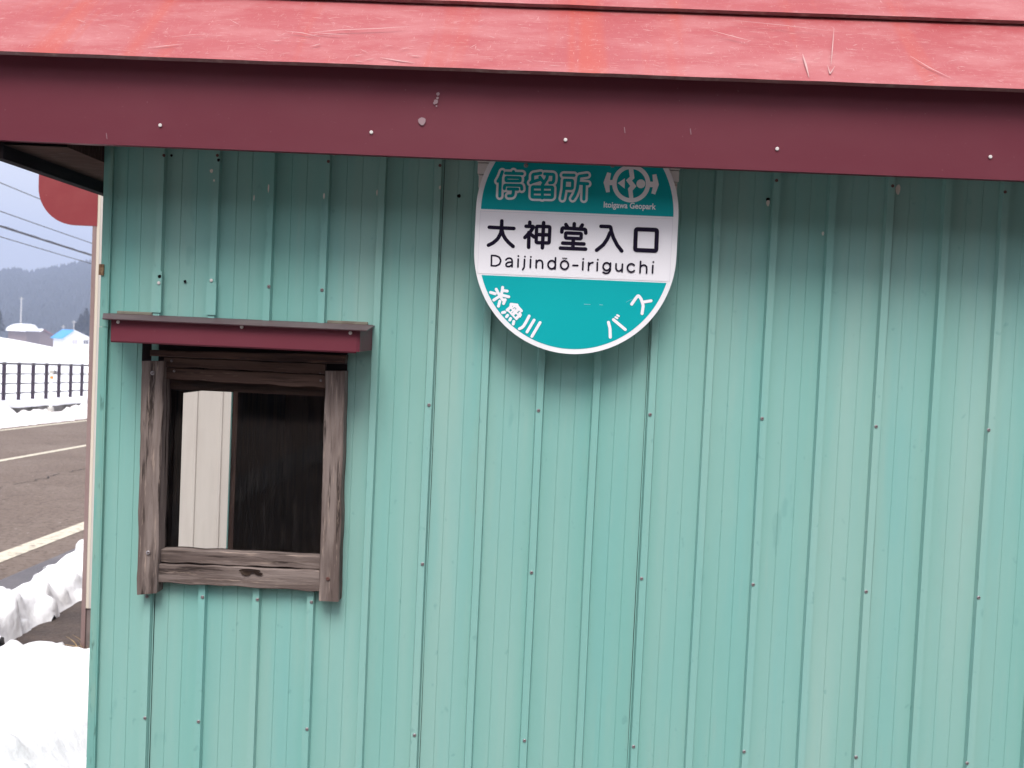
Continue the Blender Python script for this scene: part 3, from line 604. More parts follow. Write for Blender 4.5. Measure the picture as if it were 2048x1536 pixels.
# ---- canopy over the window
can = thing('window_canopy', (0.2, 0, 1.5), None, None); can.parent = shelter; can.location = Vector((0.2, 0, 1.5))-origin(shelter)
CY = -0.128
a0, a1, b0, b1 = P(221, 642, CY), P(719, 663, CY), P(220, 685, CY), P(712, 706, CY)
zt, zbm = (a0.z+a1.z)/2, (b0.z+b1.z)/2; xl, xr = b0.x+0.001, b1.x
b = MB()
n = 20; prev = None
for k in range(n+1):
    t = k/n; x = xl+(xr-xl)*t; dz = 0.0012*noise.noise((x*6, 2, 2)); dy = 0.0008*noise.noise((x*5, 6, 1))
    q = [Vector((x, CY+0.012, zbm+0.001+dz)), Vector((x, CY+0.002+dy, zbm+dz)), Vector((x, CY+dy, zbm+0.003+dz)), Vector((x, CY+dy, zt+0.004))]
    if prev:
        for i in range(3): b.quad(prev[i], q[i], q[i+1], prev[i+1])
    prev = q
# bent end returns
b.quad((xr, CY, zbm+0.003), (xr+0.006, CY+0.004, zbm+0.003), (xr+0.006, CY+0.004, zt+0.003), (xr, CY, zt+0.004))
b.quad((xr+0.006, CY+0.004, zbm+0.003), (xr+0.010, -0.012, zbm+0.006), (xr+0.010, -0.012, zt+0.012), (xr+0.006, CY+0.004, zt+0.003))
b.quad((xl, -0.012, zbm+0.006), (xl, CY, zbm+0.003), (xl, CY, zt+0.004), (xl, -0.012, zt+0.012))
b.build('front_panel', M['maroon'], can)
bl_, br_ = P(205, 629, -0.011), P(746, 650, -0.011); zk = (P(480, 628, -0.011).z)
b = MB(); fl, fr_ = xl-0.012, xr+0.021
TY = CY-0.012
for dz in (0, ):
    b.add([(fl, TY, zt+0.0035), (fr_, TY, zt+0.0035), (bl_.x+0.43*1.33 if False else br_.x+0.003, -0.003, zk-0.010), (bl_.x-0.002, -0.003, zk-0.010),
           (fl, TY+0.001, zt+0.0015), (fr_, TY+0.001, zt+0.0015), (br_.x+0.003, -0.003, zk-0.013), (bl_.x-0.002, -0.003, zk-0.013)],
          [(0, 1, 2, 3), (7, 6, 5, 4), (0, 4, 5, 1), (1, 5, 6, 2), (2, 6, 7, 3), (3, 7, 4, 0)])
b.build('top_sheet', mat('canopy_top_paint', (0.085, 0.042, 0.050), 0.5, 0.35, layers=[((0.15, 0.10, 0.10), 9, (1, 1, 1), 0.45, 0.7, 0.6, 5)]), can)
# caulk bead where the sheet meets the wall
M['caulk'] = mat('old_caulk', (0.20, 0.19, 0.15), 0.8, 0.2, layers=[((0.14, 0.11, 0.09), 40, (1, 1, 1), 0.45, 0.65, 0.7, 5)])
for (xa, xb) in ((234, 318), (655, 736)):
    b = MB(); p, q = P(xa, 629, -0.006), P(xb, 641, -0.006); zc = zk-0.0095
    b.box((p.x, -0.008, zc-0.002), (q.x, -0.0012, zc+0.005)); b.build('caulk', M['caulk'], can, bevel=0.0015)
for (x, y) in ((237, 644), (484, 654), (701, 666)): shared('nail_head', ME_N, can, P(x, y, CY)+Vector((0, -0.0012, 0)))

# ================================================================== THE BUS STOP SIGN
SY = -0.072
sc = P(1150, 506, SY); RS = (P(1352, 506, SY)-P(947.5, 497, SY)).length/2
sign = thing('bus_stop_sign', (sc.x, SY, sc.z), 'round ended white and teal bus stop sign with Japanese lettering on the teal wall', 'bus stop sign')
HT = 0.078
def stadium(r, n=40, cutlo=None):
    pts = []
    for k in range(n+1): a = math.pi*k/n; pts.append((r*math.cos(a), HT+r*math.sin(a)))
    for k in range(n+1): a = math.pi+math.pi*k/n; pts.append((r*math.cos(a), r*math.sin(a)))
    return pts
b = MB(); pts = stadium(RS, 48); n = len(pts); TH = 0.003
vs = [Vector((sc.x+x, SY, sc.z+z)) for x, z in pts]+[Vector((sc.x+x, SY+TH, sc.z+z)) for x, z in pts]
b.add(vs, [tuple(range(n)), tuple(range(2*n-1, n-1, -1))]+[(i, n+i, n+(i+1) % n, (i+1) % n) for i in range(n)])
b.build('panel', M['sign_white'], sign)
BW = 0.0098
def field(zlo, zhi, name, dy):
    r = RS-BW; out = [p for p in stadium(r, 220) if zlo <= p[1] <= zhi]
    right = sorted([p for p in out if p[0] >= 0], key=lambda p: -p[1]); left = sorted([p for p in out if p[0] < 0], key=lambda p: p[1])
    def edge(z):
        zz = z if z < 0 else (0 if z < HT else z-HT); return math.sqrt(max(0, r*r-zz*zz))
    ring = []
    if zhi < HT+r-1e-4: ring.append((edge(zhi), zhi))
    ring += right
    if zlo > -r+1e-4: ring += [(edge(zlo), zlo), (-edge(zlo), zlo)]
    ring += left
    if zhi < HT+r-1e-4: ring.append((-edge(zhi), zhi))
    b = MB(); b.poly([Vector((sc.x+x, SY-dy, sc.z+z)) for x, z in ring][::-1]); return b.build(name, M['sign_teal'], sign)
zt1 = P(1150, 425.5, SY).z-sc.z; zl1 = P(1150, 558, SY).z-sc.z
field(zt1, 9, 'teal_field', 0.0004); field(-9, zl1, 'teal_field', 0.0004)
b = MB(); pa = P(960, 428, SY); pb = P(1345, 560, SY); q0 = P(1150, 430, SY).z; q1 = P(1150, 555, SY).z
fx0, fx1 = P(958, 490, SY).x, P(1342, 500, SY).x
b.box((fx0, SY-0.0007, q1), (fx1, SY-0.0002, q0)); b.build('name_film', M['sign_film'], sign)
b = MB(); b.box((fx0-0.0006, SY-0.0005, q0), (fx1+.0006, SY-0.0002, q0+0.0007)); b.box((fx0-0.0006, SY-0.0005, q1), (fx0, SY-0.0002, q0)); b.box((fx1, SY-0.0005, q1), (fx1+0.0006, SY-0.0002, q0)); b.build('film_edge', M['sign_line'], sign)
# --- rounded lettering: every stroke a band of even width with round ends
def rounded(pl, r, closed=False):
    if r <= 0 or len(pl) < 3: return [Vector(p) for p in pl]
    out = []; n = len(pl)
    for i, p in enumerate(pl):
        p = Vector(p)
        if not closed and i in (0, n-1): out.append(p); continue
        a, c = Vector(pl[i-1]), Vector(pl[(i+1) % n])
        da, dc = (a-p), (c-p); ra = min(r, da.length*0.45); rc = min(r, dc.length*0.45)
        s0, s1 = p+da.normalized()*ra, p+dc.normalized()*rc
        for k in range(5):
            t = k/4; out.append(s0*(1-t)**2+p*2*t*(1-t)+s1*t*t)
    return out
class Ink:
    def __init__(s, off, scale, dy): s.b = MB(); s.o = off; s.s = scale; s.dy = dy; s.k = 0
    def pt(s, q, e):
        return P(s.o[0]+q[0]/s.s, s.o[1]+q[1]/s.s, SY-s.dy-e)
    def stroke(s, pl, wd, r=0, closed=False):
        ps = rounded(pl, r, closed)
        if closed: ps = ps+[ps[0]]
        h = wd/2; n = 16
        for i in range(len(ps)-1):
            a, c = ps[i], ps[i+1]; d = c-a
            if d.length < 1e-4: continue
            d.normalize(); o = Vector((-d.y, d.x))*h; s.k += 1; e = s.k*2.5e-6
            s.b.poly([s.pt(a+o, e), s.pt(c+o, e), s.pt(c-o, e), s.pt(a-o, e)])
        for i, p in enumerate(ps):
            s.k += 1; e = s.k*2.5e-6
            s.b.poly([s.pt(p+Vector((math.cos(2*math.pi*j/n), -math.sin(2*math.pi*j/n)))*h, e) for j in range(n)])
    def fill(s, pl):
        s.k += 1; s.b.poly([s.pt(q, s.k*2.5e-6) for q in pl])
    def arc(s, c, rx, ry, a0, a1, wd, n=20):
        s.stroke([(c[0]+rx*math.cos(R_(a0+(a1-a0)*i/n)), c[1]-ry*math.sin(R_(a0+(a1-a0)*i/n))) for i in range(n+1)], wd)
    def done(s, name, m): return s.b.build(name, m, sign)
# main name
k = Ink((940, 410), 4.876, 0.0010)
for pl in ([(188,217),(428,229)], [(310,155),(308,230),(300,275),(272,328),(228,368),(180,392)], [(312,245),(322,290),(345,330),(378,368),(420,403)],
           [(583,168),(582,205)], [(547,207),(622,210),(592,258),(535,317)], [(574,268),(572,412)], [(588,283),(627,312)],
           [(648,288),(775,292)], [(718,172),(706,418)],
           [(1017,183),(1014,232)], [(935,190),(955,222)], [(1095,195),(1073,232)], [(895,263),(899,223),(1127,238),(1129,274)],
           [(1007,335),(1003,425)], [(904,371),(1111,380)], [(882,420),(1127,430)],
           [(1277,208),(1371,211),(1378,255),(1398,318),(1436,392),(1480,448)], [(1366,268),(1340,330),(1300,388),(1235,440)]):
    k.stroke(pl, 36, 14)
k.stroke([(650,207),(779,212),(772,370),(645,366)], 34, 12, True)
k.stroke([(933,272),(1085,278),(1083,328),(932,322)], 34, 10, True)
k.stroke([(1618,235),(1824,243),(1816,447),(1610,438)], 41, 18, True)
k.done('lettering', M['ink'])
k = Ink((940, 410), 4.876, 0.0010); W_ = 17
for pl in ([(210,492),(208,592)], [(210,492),(250,494),(285,508),(301,542),(288,578),(252,594),(208,592)],
           [(350,536),(362,522),(388,517),(408,528),(412,550),(410,601)], [(408,556),(372,559),(352,572),(350,590),(364,601),(388,599),(408,583)],
           [(470,527),(467,603)], [(472,497),(472,499)], [(532,530),(528,608),(514,630)], [(536,502),(536,504)], [(591,532),(588,610)], [(594,505),(594,507)],
           [(646,540),(645,612)], [(646,564),(662,542),(686,537),(704,550),(709,580),(707,615)], [(834,515),(830,623)],
           [(1005,588),(1050,590)], [(1102,555),(1099,632)], [(1105,525),(1105,527)], [(1158,562),(1155,636)], [(1157,594),(1172,568),(1198,560)], [(1242,562),(1240,640)], [(1247,532),(1247,534)],
           [(1371,566),(1368,638),(1352,661),(1322,668),(1298,655)], [(1425,573),(1423,618),(1435,641),(1456,645),(1478,632),(1485,612)], [(1487,577),(1483,650)],
           [(1664,550),(1658,660)], [(1660,607),(1680,587),(1704,585),(1722,600),(1724,625),(1722,663)], [(1783,590),(1780,663)], [(1788,555),(1788,557)]):
    k.stroke(pl, W_, 9)
k.arc((797,582), 36, 40, 0, 360, W_); k.arc((922,585), 38, 41, 0, 360, W_); k.arc((1333,600), 35, 37, 0, 360, W_); k.arc((1573,613), 38, 40, 42, 318, W_)
k.stroke([(902,518),(944,520)], 9)
k.done('lettering', M['ink'])
# outlined heading: white surround, then teal strokes
HEAD = [[(240,180),(205,280),(155,365)], [(205,270),(190,655)], [(458,178),(458,205)], [(305,208),(630,218)], [(280,508),(285,440),(615,448),(620,520)], [(355,515),(540,520)], [(462,520),(452,610),(435,650),(362,652)],
        [(990,208),(832,232),(832,355),(795,395)], [(795,395),(830,375),(985,330)], [(972,285),(1030,365)], [(1065,222),(1248,232),(1245,340),(1225,395),(1165,395)], [(1125,230),(1110,310),(1060,380),(1022,445)], [(1025,430),(1020,690)], [(830,575),(1215,580)],
        [(1435,245),(1640,250)], [(1455,345),(1445,520),(1412,705)], [(1895,245),(1735,268),(1712,440),(1700,520),(1660,630),(1612,705)], [(1740,405),(1905,415)], [(1840,420),(1830,715)]]
HBOX = [[(312,288),(592,296),(588,362),(312,358)], [(828,475),(1222,482),(1215,680),(822,672)], [(1455,345),(1612,350),(1606,505),(1450,502)]]
k = Ink((980, 325), 9.752, 0.0009); k2 = Ink((980, 325), 9.752, 0.0018)
for pl in HEAD: k.stroke(pl, 62+90, 30); k2.stroke(pl, 62, 30)
for pl in HBOX: k.stroke(pl, 62+90, 20, True); k2.stroke(pl, 60 if pl is not HBOX[1] else 66, 20, True)
for q in ([(356,308),(552,316),(550,340),(356,334)], [(866,300),(866,332),(930,318),(925,268),(880,272)], [(870,425),(985,385),(985,438),(870,438)], [(1172,290),(1205,292),(1200,345),(1150,360)]): k.fill(q)
k.done('lettering_outline', M['sign_white']); k2.done('lettering', M['sign_teal'])
# emblem: ring, jagged strip, triangle, disc and two end brackets
k = Ink((1195, 320), 12.047, 0.0010)
c0 = (812, 568); n = 48
for i in range(n):
    a, b2 = 2*math.pi*i/n, 2*math.pi*(i+1)/n
    k.fill([(c0[0]+460*math.cos(a), c0[1]+455*math.sin(a)), (c0[0]+460*math.cos(b2), c0[1]+455*math.sin(b2)), (c0[0]+352*math.cos(b2), c0[1]+352*math.sin(b2)), (c0[0]+352*math.cos(a), c0[1]+352*math.sin(a))][::-1])
k.fill([(748,200),(862,200),(890,435),(832,497),(780,400)]); k.fill([(780,400),(832,497),(788,625),(686,488)]); k.fill([(832,497),(938,632),(845,735),(788,625)]); k.fill([(788,625),(845,735),(865,925),(765,925),(733,690)])
k.fill([(486,556),(660,440),(656,690)])
k.fill([(1045+107*math.cos(2*math.pi*i/28), 573+107*math.sin(2*math.pi*i/28)) for i in range(28)])
k.fill([(235,296),(328,318),(298,480),(290,605),(298,772),(208,782),(145,540)]); k.fill([(290,480),(370,482),(362,605),(282,605)])
k.fill([(1418,340),(1478,590),(1390,832),(1298,804),(1330,655),(1338,520),(1322,355)]); k.fill([(1250,520),(1345,522),(1335,655),(1245,652)])
k.done('emblem', M['sign_white'])
# small caption as filled text
def text_mesh(txt, p0, p1, size, off, m, name):
    cu = bpy.data.curves.new('caption', 'FONT'); cu.body = txt; cu.size = 1.0; cu.offset = off; cu.resolution_u = 3
    to = bpy.data.objects.new('caption', cu); C.objects.link(to)
    dg = bpy.context.evaluated_depsgraph_get(); dg.update()
    me = bpy.data.meshes.new_from_object(to.evaluated_get(dg)); C.objects.unlink(to); bpy.data.objects.remove(to)
    xs = [v.co.x for v in me.vertices]; x0, x1 = min(xs), max(xs); ex = (p1-p0); s_ = ex.length/(x1-x0); d = ex.normalized(); u = Vector((-d.z, 0, d.x))
    o0_ = origin(sign)
    for v in me.vertices: q = p0 + d*((v.co.x-x0)*s_) + u*(v.co.y*s_*size); v.co = q-o0_
    me.materials.append(m); me.update(); o = bpy.data.objects.new(name, me); C.objects.link(o); o.parent = sign; return o
text_mesh('Itoigawa Geopark', P(1195+148/12.047, 320+1138/12.047, SY-0.0012), P(1195+1405/12.047, 320+1190/12.047, SY-0.0012), 1.12, 0.022, M['sign_white'], 'lettering')
# route company lettering round the foot
k = Ink((970, 560), 12.8, 0.0010)
for pl in ([(142,318),(262,352)], [(288,236),(335,330),(400,430),(470,530),(505,505)], [(450,188),(440,300),(400,400),(225,512)], [(470,270),(568,285)], [(420,385),(608,430)], [(380,540),(345,670)], [(518,505),(474,602)],
           [(448,835),(505,822)], [(578,905),(550,940)], [(655,985),(635,1025)], [(738,1060),(722,1128)],
           [(1130,922),(1055,1070),(985,1185),(930,1228),(880,1248)], [(1258,1025),(1075,1330)], [(1410,1090),(1200,1445)],
           [(665,622),(815,640)], [(668,625),(660,690),(568,770)], [(820,640),(830,675),(930,790)], [(890,850),(905,895)]): k.stroke(pl, 74, 40)
for (a, c) in (((565,750),(805,1005)), ((805,1005),(915,890)), ((640,690),(900,940)), ((725,645),(935,800)), ((660,830),(760,740)), ((690,700),(560,760)), ((715,905),(855,770)), ((780,640),(720,700)), ((800,960),(890,870)), ((700,870),(830,740))): k.stroke([a, c], 44)
k.done('lettering', M['sign_film'])
k = Ink((940, 540), 4.876, 0.0010)
for pl in ([(1350,510),(1366,570),(1368,655)], [(1399,484),(1514,580)]): k.stroke(pl, 29, 14)
for pl in ([(1418,460),(1438,470)], [(1436,441),(1452,449)]): k.stroke(pl, 19)
k.done('lettering', M['sign_film'])
k = Ink((940, 540), 4.876, 0.0010)
for pl in ([(1577,333),(1622,268),(1642,247),(1668,280),(1690,345),(1678,425)], [(1692,312),(1765,300)]): k.stroke(pl, 29, 14)
k.done('lettering', M['sign_film'])
# light scuffs on the lower field
M['scuff'] = mat('pale_scuff', (0.25, 0.62, 0.62), 0.5)
for x, y, x2 in ((1168, 609, 1181), (1199, 610, 1206)):
    b = MB(); p, q = P(x, y, SY-.0008), P(x2, y+0.4, SY-.0008); b.quad(p, q, q+Vector((0, 0, .0007)), p+Vector((0, 0, .0012))); b.build('scuff', M['scuff'], sign)
prev = None; b = MB()
for i in range(7):
    t = i/6; p = P(1252+13*t, 605-6*math.sin(t*1.4), SY-.0008)
    if prev: b.quad(prev, p, p+Vector((0, 0, .0005)), prev+Vector((0, 0, .0005)))
    prev = p
b.build('scuff', M['scuff'], sign)
for (x, y, me) in ((1052, 331, ME_S), (1225, 331, ME_S)):
    o = shared('screw', me, sign, P(x, y, SY)+Vector((0, -0.0008, 0))); o.scale = (1.25, 1.3, 1.25)
# white board between sign and wall
p0, p1 = P(956, 318, SY+TH+0.012), P(1359, 334, SY+TH+0.012)
b = MB(); zlow = P(1355, 392, SY+.01).z; zc = P(1350, 342, SY+.01).z
b.box((p0.x, SY+TH+0.0005, zc+0.0012), (p1.x, -RH-0.001, 1.88)); b.box((p0.x+0.001, SY+TH+0.0012, P(1350, 364, SY+.01).z), (p1.x-0.001, -RH-0.001, zc-0.0006)); b.box((p0.x+0.004, SY+TH+0.0006, zlow), (p1.x-0.004, -RH-0.001, P(1350, 367, SY+.01).z))
b.build('backing_board', M['board'], sign, bevel=0.0012)

# ================================================================== CREAM OUTBUILDING BEHIND
CBY = 3.15
cp = G(166, 1302); CBY = cp.y
cx0 = P(171, 1000, CBY).x
cream = thing('storehouse', (cx0+2, CBY, gz(cx0+2, CBY)), 'cream ribbed storehouse with brown corner trim standing behind the green shelter', 'storehouse')
CZ0 = P(180, 1216, CBY).z; CZ1 = CZ0+2.55
b = MB(); xs = []; x = cx0+0.03
prof = [(cx0+0.022, 0)]
while x < cx0+4.6:
    prof += [(x, 0), (x+0.003, -0.007), (x+0.018, -0.007), (x+0.021, 0)]; x += 0.128
prof = sorted(set(prof))
vs = [Vector((q[0], CBY+q[1], z)) for z in (CZ0, CZ1) for q in prof]; n = len(prof)
b.add(vs, [(i, i+1, n+i+1, n+i) for i in range(n-1)])
b.box((cx0+0.01, CBY+0.003, CZ0), (cx0+4.7, CBY+3.0, CZ1)); b.build('wall', M['cream'], cream)
b = MB(); b.box((cx0, CBY-0.010, CZ0-0.30), (cx0+0.021, CBY+0.03, CZ1)); b.build('corner_trim', M['brown'], cream)
b = MB(); b.box((cx0+0.0215, CBY-0.009, CZ0), (cx0+0.036, CBY+0.001, CZ1)); b.build('corner_strip', M['cream_trim'], cream)
b = MB(); b.box((cx0+0.022, CBY+0.001, CZ0-0.5), (cx0+4.68, CBY+2.98, CZ0-0.001)); b.build('plinth', M['plinth'], cream)
b = MB(); rz = CZ1
b.add([(cx0-0.05, CBY-0.15, rz), (cx0+4.8, CBY-0.15, rz), (cx0+4.8, CBY+3.1, rz+0.45), (cx0-0.05, CBY+3.1, rz+0.45), (cx0-0.05, CBY-0.15, rz+0.06), (cx0+4.8, CBY-0.15, rz+0.06), (cx0+4.8, CBY+3.1, rz+0.52), (cx0-0.05, CBY+3.1, rz+0.52)],
      [(3, 2, 1, 0), (4, 5, 6, 7), (0, 1, 5, 4), (1, 2, 6, 5), (2, 3, 7, 6), (3, 0, 4, 7)])
b.build('roof', M['roofgrey'], cream)
# red board fixed to its corner
RY = CBY-0.012
q_tl, q_br = P(79, 300, RY), P(194, 452, RY); rr = (P(160, 400, RY)-P(88, 397, RY)).length
pts = [(q_tl.x, q_br.z+rr)]
for i in range(13):
    a = math.pi+math.pi/2*i/12; pts.append((q_tl.x+rr+rr*math.cos(a), q_br.z+rr+rr*math.sin(a)))
pts += [(q_br.x, q_br.z), (q_br.x, q_tl.z+0.08), (q_tl.x+rr*0.5, q_tl.z+0.08), (q_tl.x, q_tl.z+0.08-rr*0.5)]
redb = thing('notice_board', (q_tl.x+0.15, RY, q_br.z), 'red board with a rounded lower corner fixed to the cream storehouse corner', 'board')
b = MB(); n = len(pts); b.add([Vector((x, RY, z)) for x, z in pts]+[Vector((x, RY+0.02, z)) for x, z in pts], [tuple(range(n)), tuple(range(2*n-1, n-1, -1))]+[(i, n+i, n+(i+1) % n, (i+1) % n) for i in range(n)])
b.build('board_panel', M['redboard'], redb)
for z in (q_br.z+0.09, q_tl.z-0.02): b = MB(); b.box((q_br.x-0.16, RY+0.0205, z), (q_br.x+0.004, RY+0.032, z+0.03)); b.build('bracket', M['brown'], redb)
# straw at its foot
b = MB(); rs = random.Random(3); sp = G(176, 1298)
for _ in range(26):
    p = sp+Vector((rs.gauss(0.02, .03), rs.gauss(-.03, .03), 0)); p.z = gz(p.x, p.y); q = p+Vector((rs.gauss(0.02, .07), rs.gauss(0, .05), rs.uniform(.03, .09)))
    b.tube([p, p.lerp(q, .5)+Vector((0, 0, .015)), q], [.0016, .0014, .0005], 4)
tag(b.build('dry_grass', M['straw']), 'tuft of dry straw at the foot of the cream storehouse', 'dry grass', None, 'stuff')

# ================================================================== FENCE, KERB, MARKER POST
FLAT = far_l-1.75
kerb = thing('kerb_wall', RP(FLAT, 24), 'low dark concrete kerb wall capped with snow under the fence', 'kerb wall')
KH = 0.30; b = MB(); bs = MB()
A0, A1 = 10.0, 46.0
def rbox(b, l0, l1, a0, a1, h0, h1):
    ps = [RP(l, a, h) for h in (h0, h1) for (l, a) in ((l0, a0), (l1, a0), (l1, a1), (l0, a1))]
    b.add(ps, [(0, 3, 2, 1), (4, 5, 6, 7), (0, 1, 5, 4), (1, 2, 6, 5), (2, 3, 7, 6), (3, 0, 4, 7)])
rbox(b, FLAT-0.15, FLAT+0.18, A0, A1, -0.2, KH); b.build('kerb', M['concrete'], kerb)
prev = None; n = 180
for k in range(n+1):
    a = A0+(A1-A0)*k/n; t = 0.12+0.05*noise.noise((a*0.8, 3, 3)); e = 0.03*noise.noise((a*1.7, 8, 3)); dr = 0.05+0.05*noise.noise((a*1.1, 5, 1))
    q = [RP(FLAT+0.20+e, a, KH-dr), RP(FLAT+0.23+e, a, KH+t*0.4), RP(FLAT+0.12, a, KH+t), RP(FLAT-0.10, a, KH+t), RP(FLAT-0.20, a, KH+0.01)]
    if prev:
        for i in range(4): bs.quad(prev[i], q[i], q[i+1], prev[i+1])
    prev = q
bs.build('snow_cap', M['snow_far'], kerb, smooth=True)
zf = []
fx = [8, 38, 66, 93, 118, 141, 164]
# spacing measured from the photo along the road
def along_at(px, l):
    lo, hi = 5, 80
    for _ in range(50):
        m_ = (lo+hi)/2; v = RP(l, m_, 1.0)-CAM; X = 1024+F*v.dot(rt)/v.dot(fw)
        if X < px: lo = m_
        else: hi = m_
    return m_
a_first, a_last = along_at(8, FLAT), along_at(164, FLAT); stp = (a_last-a_first)/6
FTOP = 0
v = RP(FLAT, along_at(90, FLAT)); d_ = ray(90, 728.5); tt = (v-Vector((CAM.x, CAM.y, v.z))).dot(RDh)/Vector((d_.x, d_.y, 0)).dot(RDh); FTOP = (CAM+d_*tt).z-v.z
fence = thing('road_fence', RP(FLAT, a_first), 'dark post and rail fence with four thin rails beyond the road', 'fence')
alongs = [a_first+stp*i for i in range(-6, 16)]
PW = 0.037
for a in alongs:
    b = MB(); base = RP(FLAT, a, KH+0.02); topz = RP(FLAT, a, FTOP)
    b.obox((base+topz)/2, RL*PW, RDh*PW, Vector((0, 0, (topz.z-base.z)/2-0.01)))
    po = b.build('post', M['fence'], fence, bevel=0.008)
    b = MB(); b.tube([topz-RDh*0.10, topz-RDh*0.05, topz+RDh*0.05, topz+RDh*0.10], [0.024, 0.036, 0.036, 0.024], 8); b.build('cap', M['fence_rail'], po)
sp_ = (FTOP-KH-0.12)
for i, (h, r) in enumerate(((FTOP-0.005, 0.027), (FTOP-0.245, 0.017), (FTOP-0.475, 0.017), (FTOP-0.70, 0.017))):
    b = MB(); b.tube([RP(FLAT+0.0, alongs[0]-0.2, h), RP(FLAT, alongs[-1]+0.2, h)], r, 8)
    if i:
        for a in alongs:
            for s_ in (-0.0, 0.22): b.tube([RP(FLAT+(0.046 if s_ == 0 else 0), a+s_-0.05, h), RP(FLAT+(0.046 if s_ == 0 else 0), a+s_+0.05, h)], 0.021, 8)
    b.build('rail', M['fence_rail'], fence)
# marker post in front of it
ML = far_l-0.75; ma = along_at(103, ML)
v = RP(ML, ma); d_ = ray(104, 742); tt = (v-Vector((CAM.x, CAM.y, v.z))).dot(RDh)/Vector((d_.x, d_.y, 0)).dot(RDh); MH = (CAM+d_*tt).z-v.z
mk = thing('road_marker', v, 'white roadside marker post with round grey reflector in front of the fence', 'marker post')
b = MB(); b.tube([RP(ML, ma, -0.05), RP(ML, ma, MH-0.06)], 0.036, 14); b.build('post', M['white_post'], mk, smooth=False)
b = MB(); c_ = RP(ML, ma, MH-0.03); b.tube([c_-RDh*0.012, c_+RDh*0.02], 0.052, 20); b.build('reflector', M['reflector'], mk)
b = MB(); c2 = c_+RL*0.055; b.tube([c2+RDh*0.021, c2+RDh*0.05], 0.05, 20); b.build('reflector', M['reflector_rim'], mk)
b = MB(); c3 = RP(ML, ma, MH-0.15); b.tube([c3-Vector((0, 0, .03)), c3+Vector((0, 0, .03))], 0.0375, 14, cap=False); b.build('sticker', M['orange'], mk)
b = MB(); c4 = RP(ML, ma, 0.02); b.tube([c4, c4+Vector((0, 0, .26)), c4+Vector((0, 0, .30))], [.075, .07, .04], 14); b.build('foot', M['reflector'], mk)

# ================================================================== POWER LINES (run along the road on the far side)
WL = -12.5
for py, nm, r, lab in ((362, 'power_line', 0.013, 'thin power line, topmost of the four crossing the sky'), (419, 'power_line', 0.013, 'thin power line, second from the top of the four'),
                   (449, 'power_line', 0.026, 'thick bundled power line, third from the top of the four'), (470, 'power_line', 0.012, 'thin power line, lowest of the four above the hills')):
    d_ = ray(0, py); t_ = WL/d_.dot(RL); h = (CAM+d_*t_); hh = h.z-gz(h.x, h.y); a_h = alo_of(h)
    b = MB(); b.tube([RP(WL, a, hh-0.10*math.sin(math.pi*min(1, max(0, (a-a_h+8)/38)))+0.02) for a in [a_h-14+i*2.0 for i in range(70)]], r, 6)
    if r > .02: b.tube([RP(WL, a, hh+0.05-0.10*math.sin(math.pi*min(1, max(0, (a-a_h+8)/38)))+0.008*math.sin(a*5)) for a in [a_h-14+i*0.5 for i in range(280)]], 0.007, 5)
    tag(b.build(nm, M['cable']), lab, 'power line', 'power lines above the road')

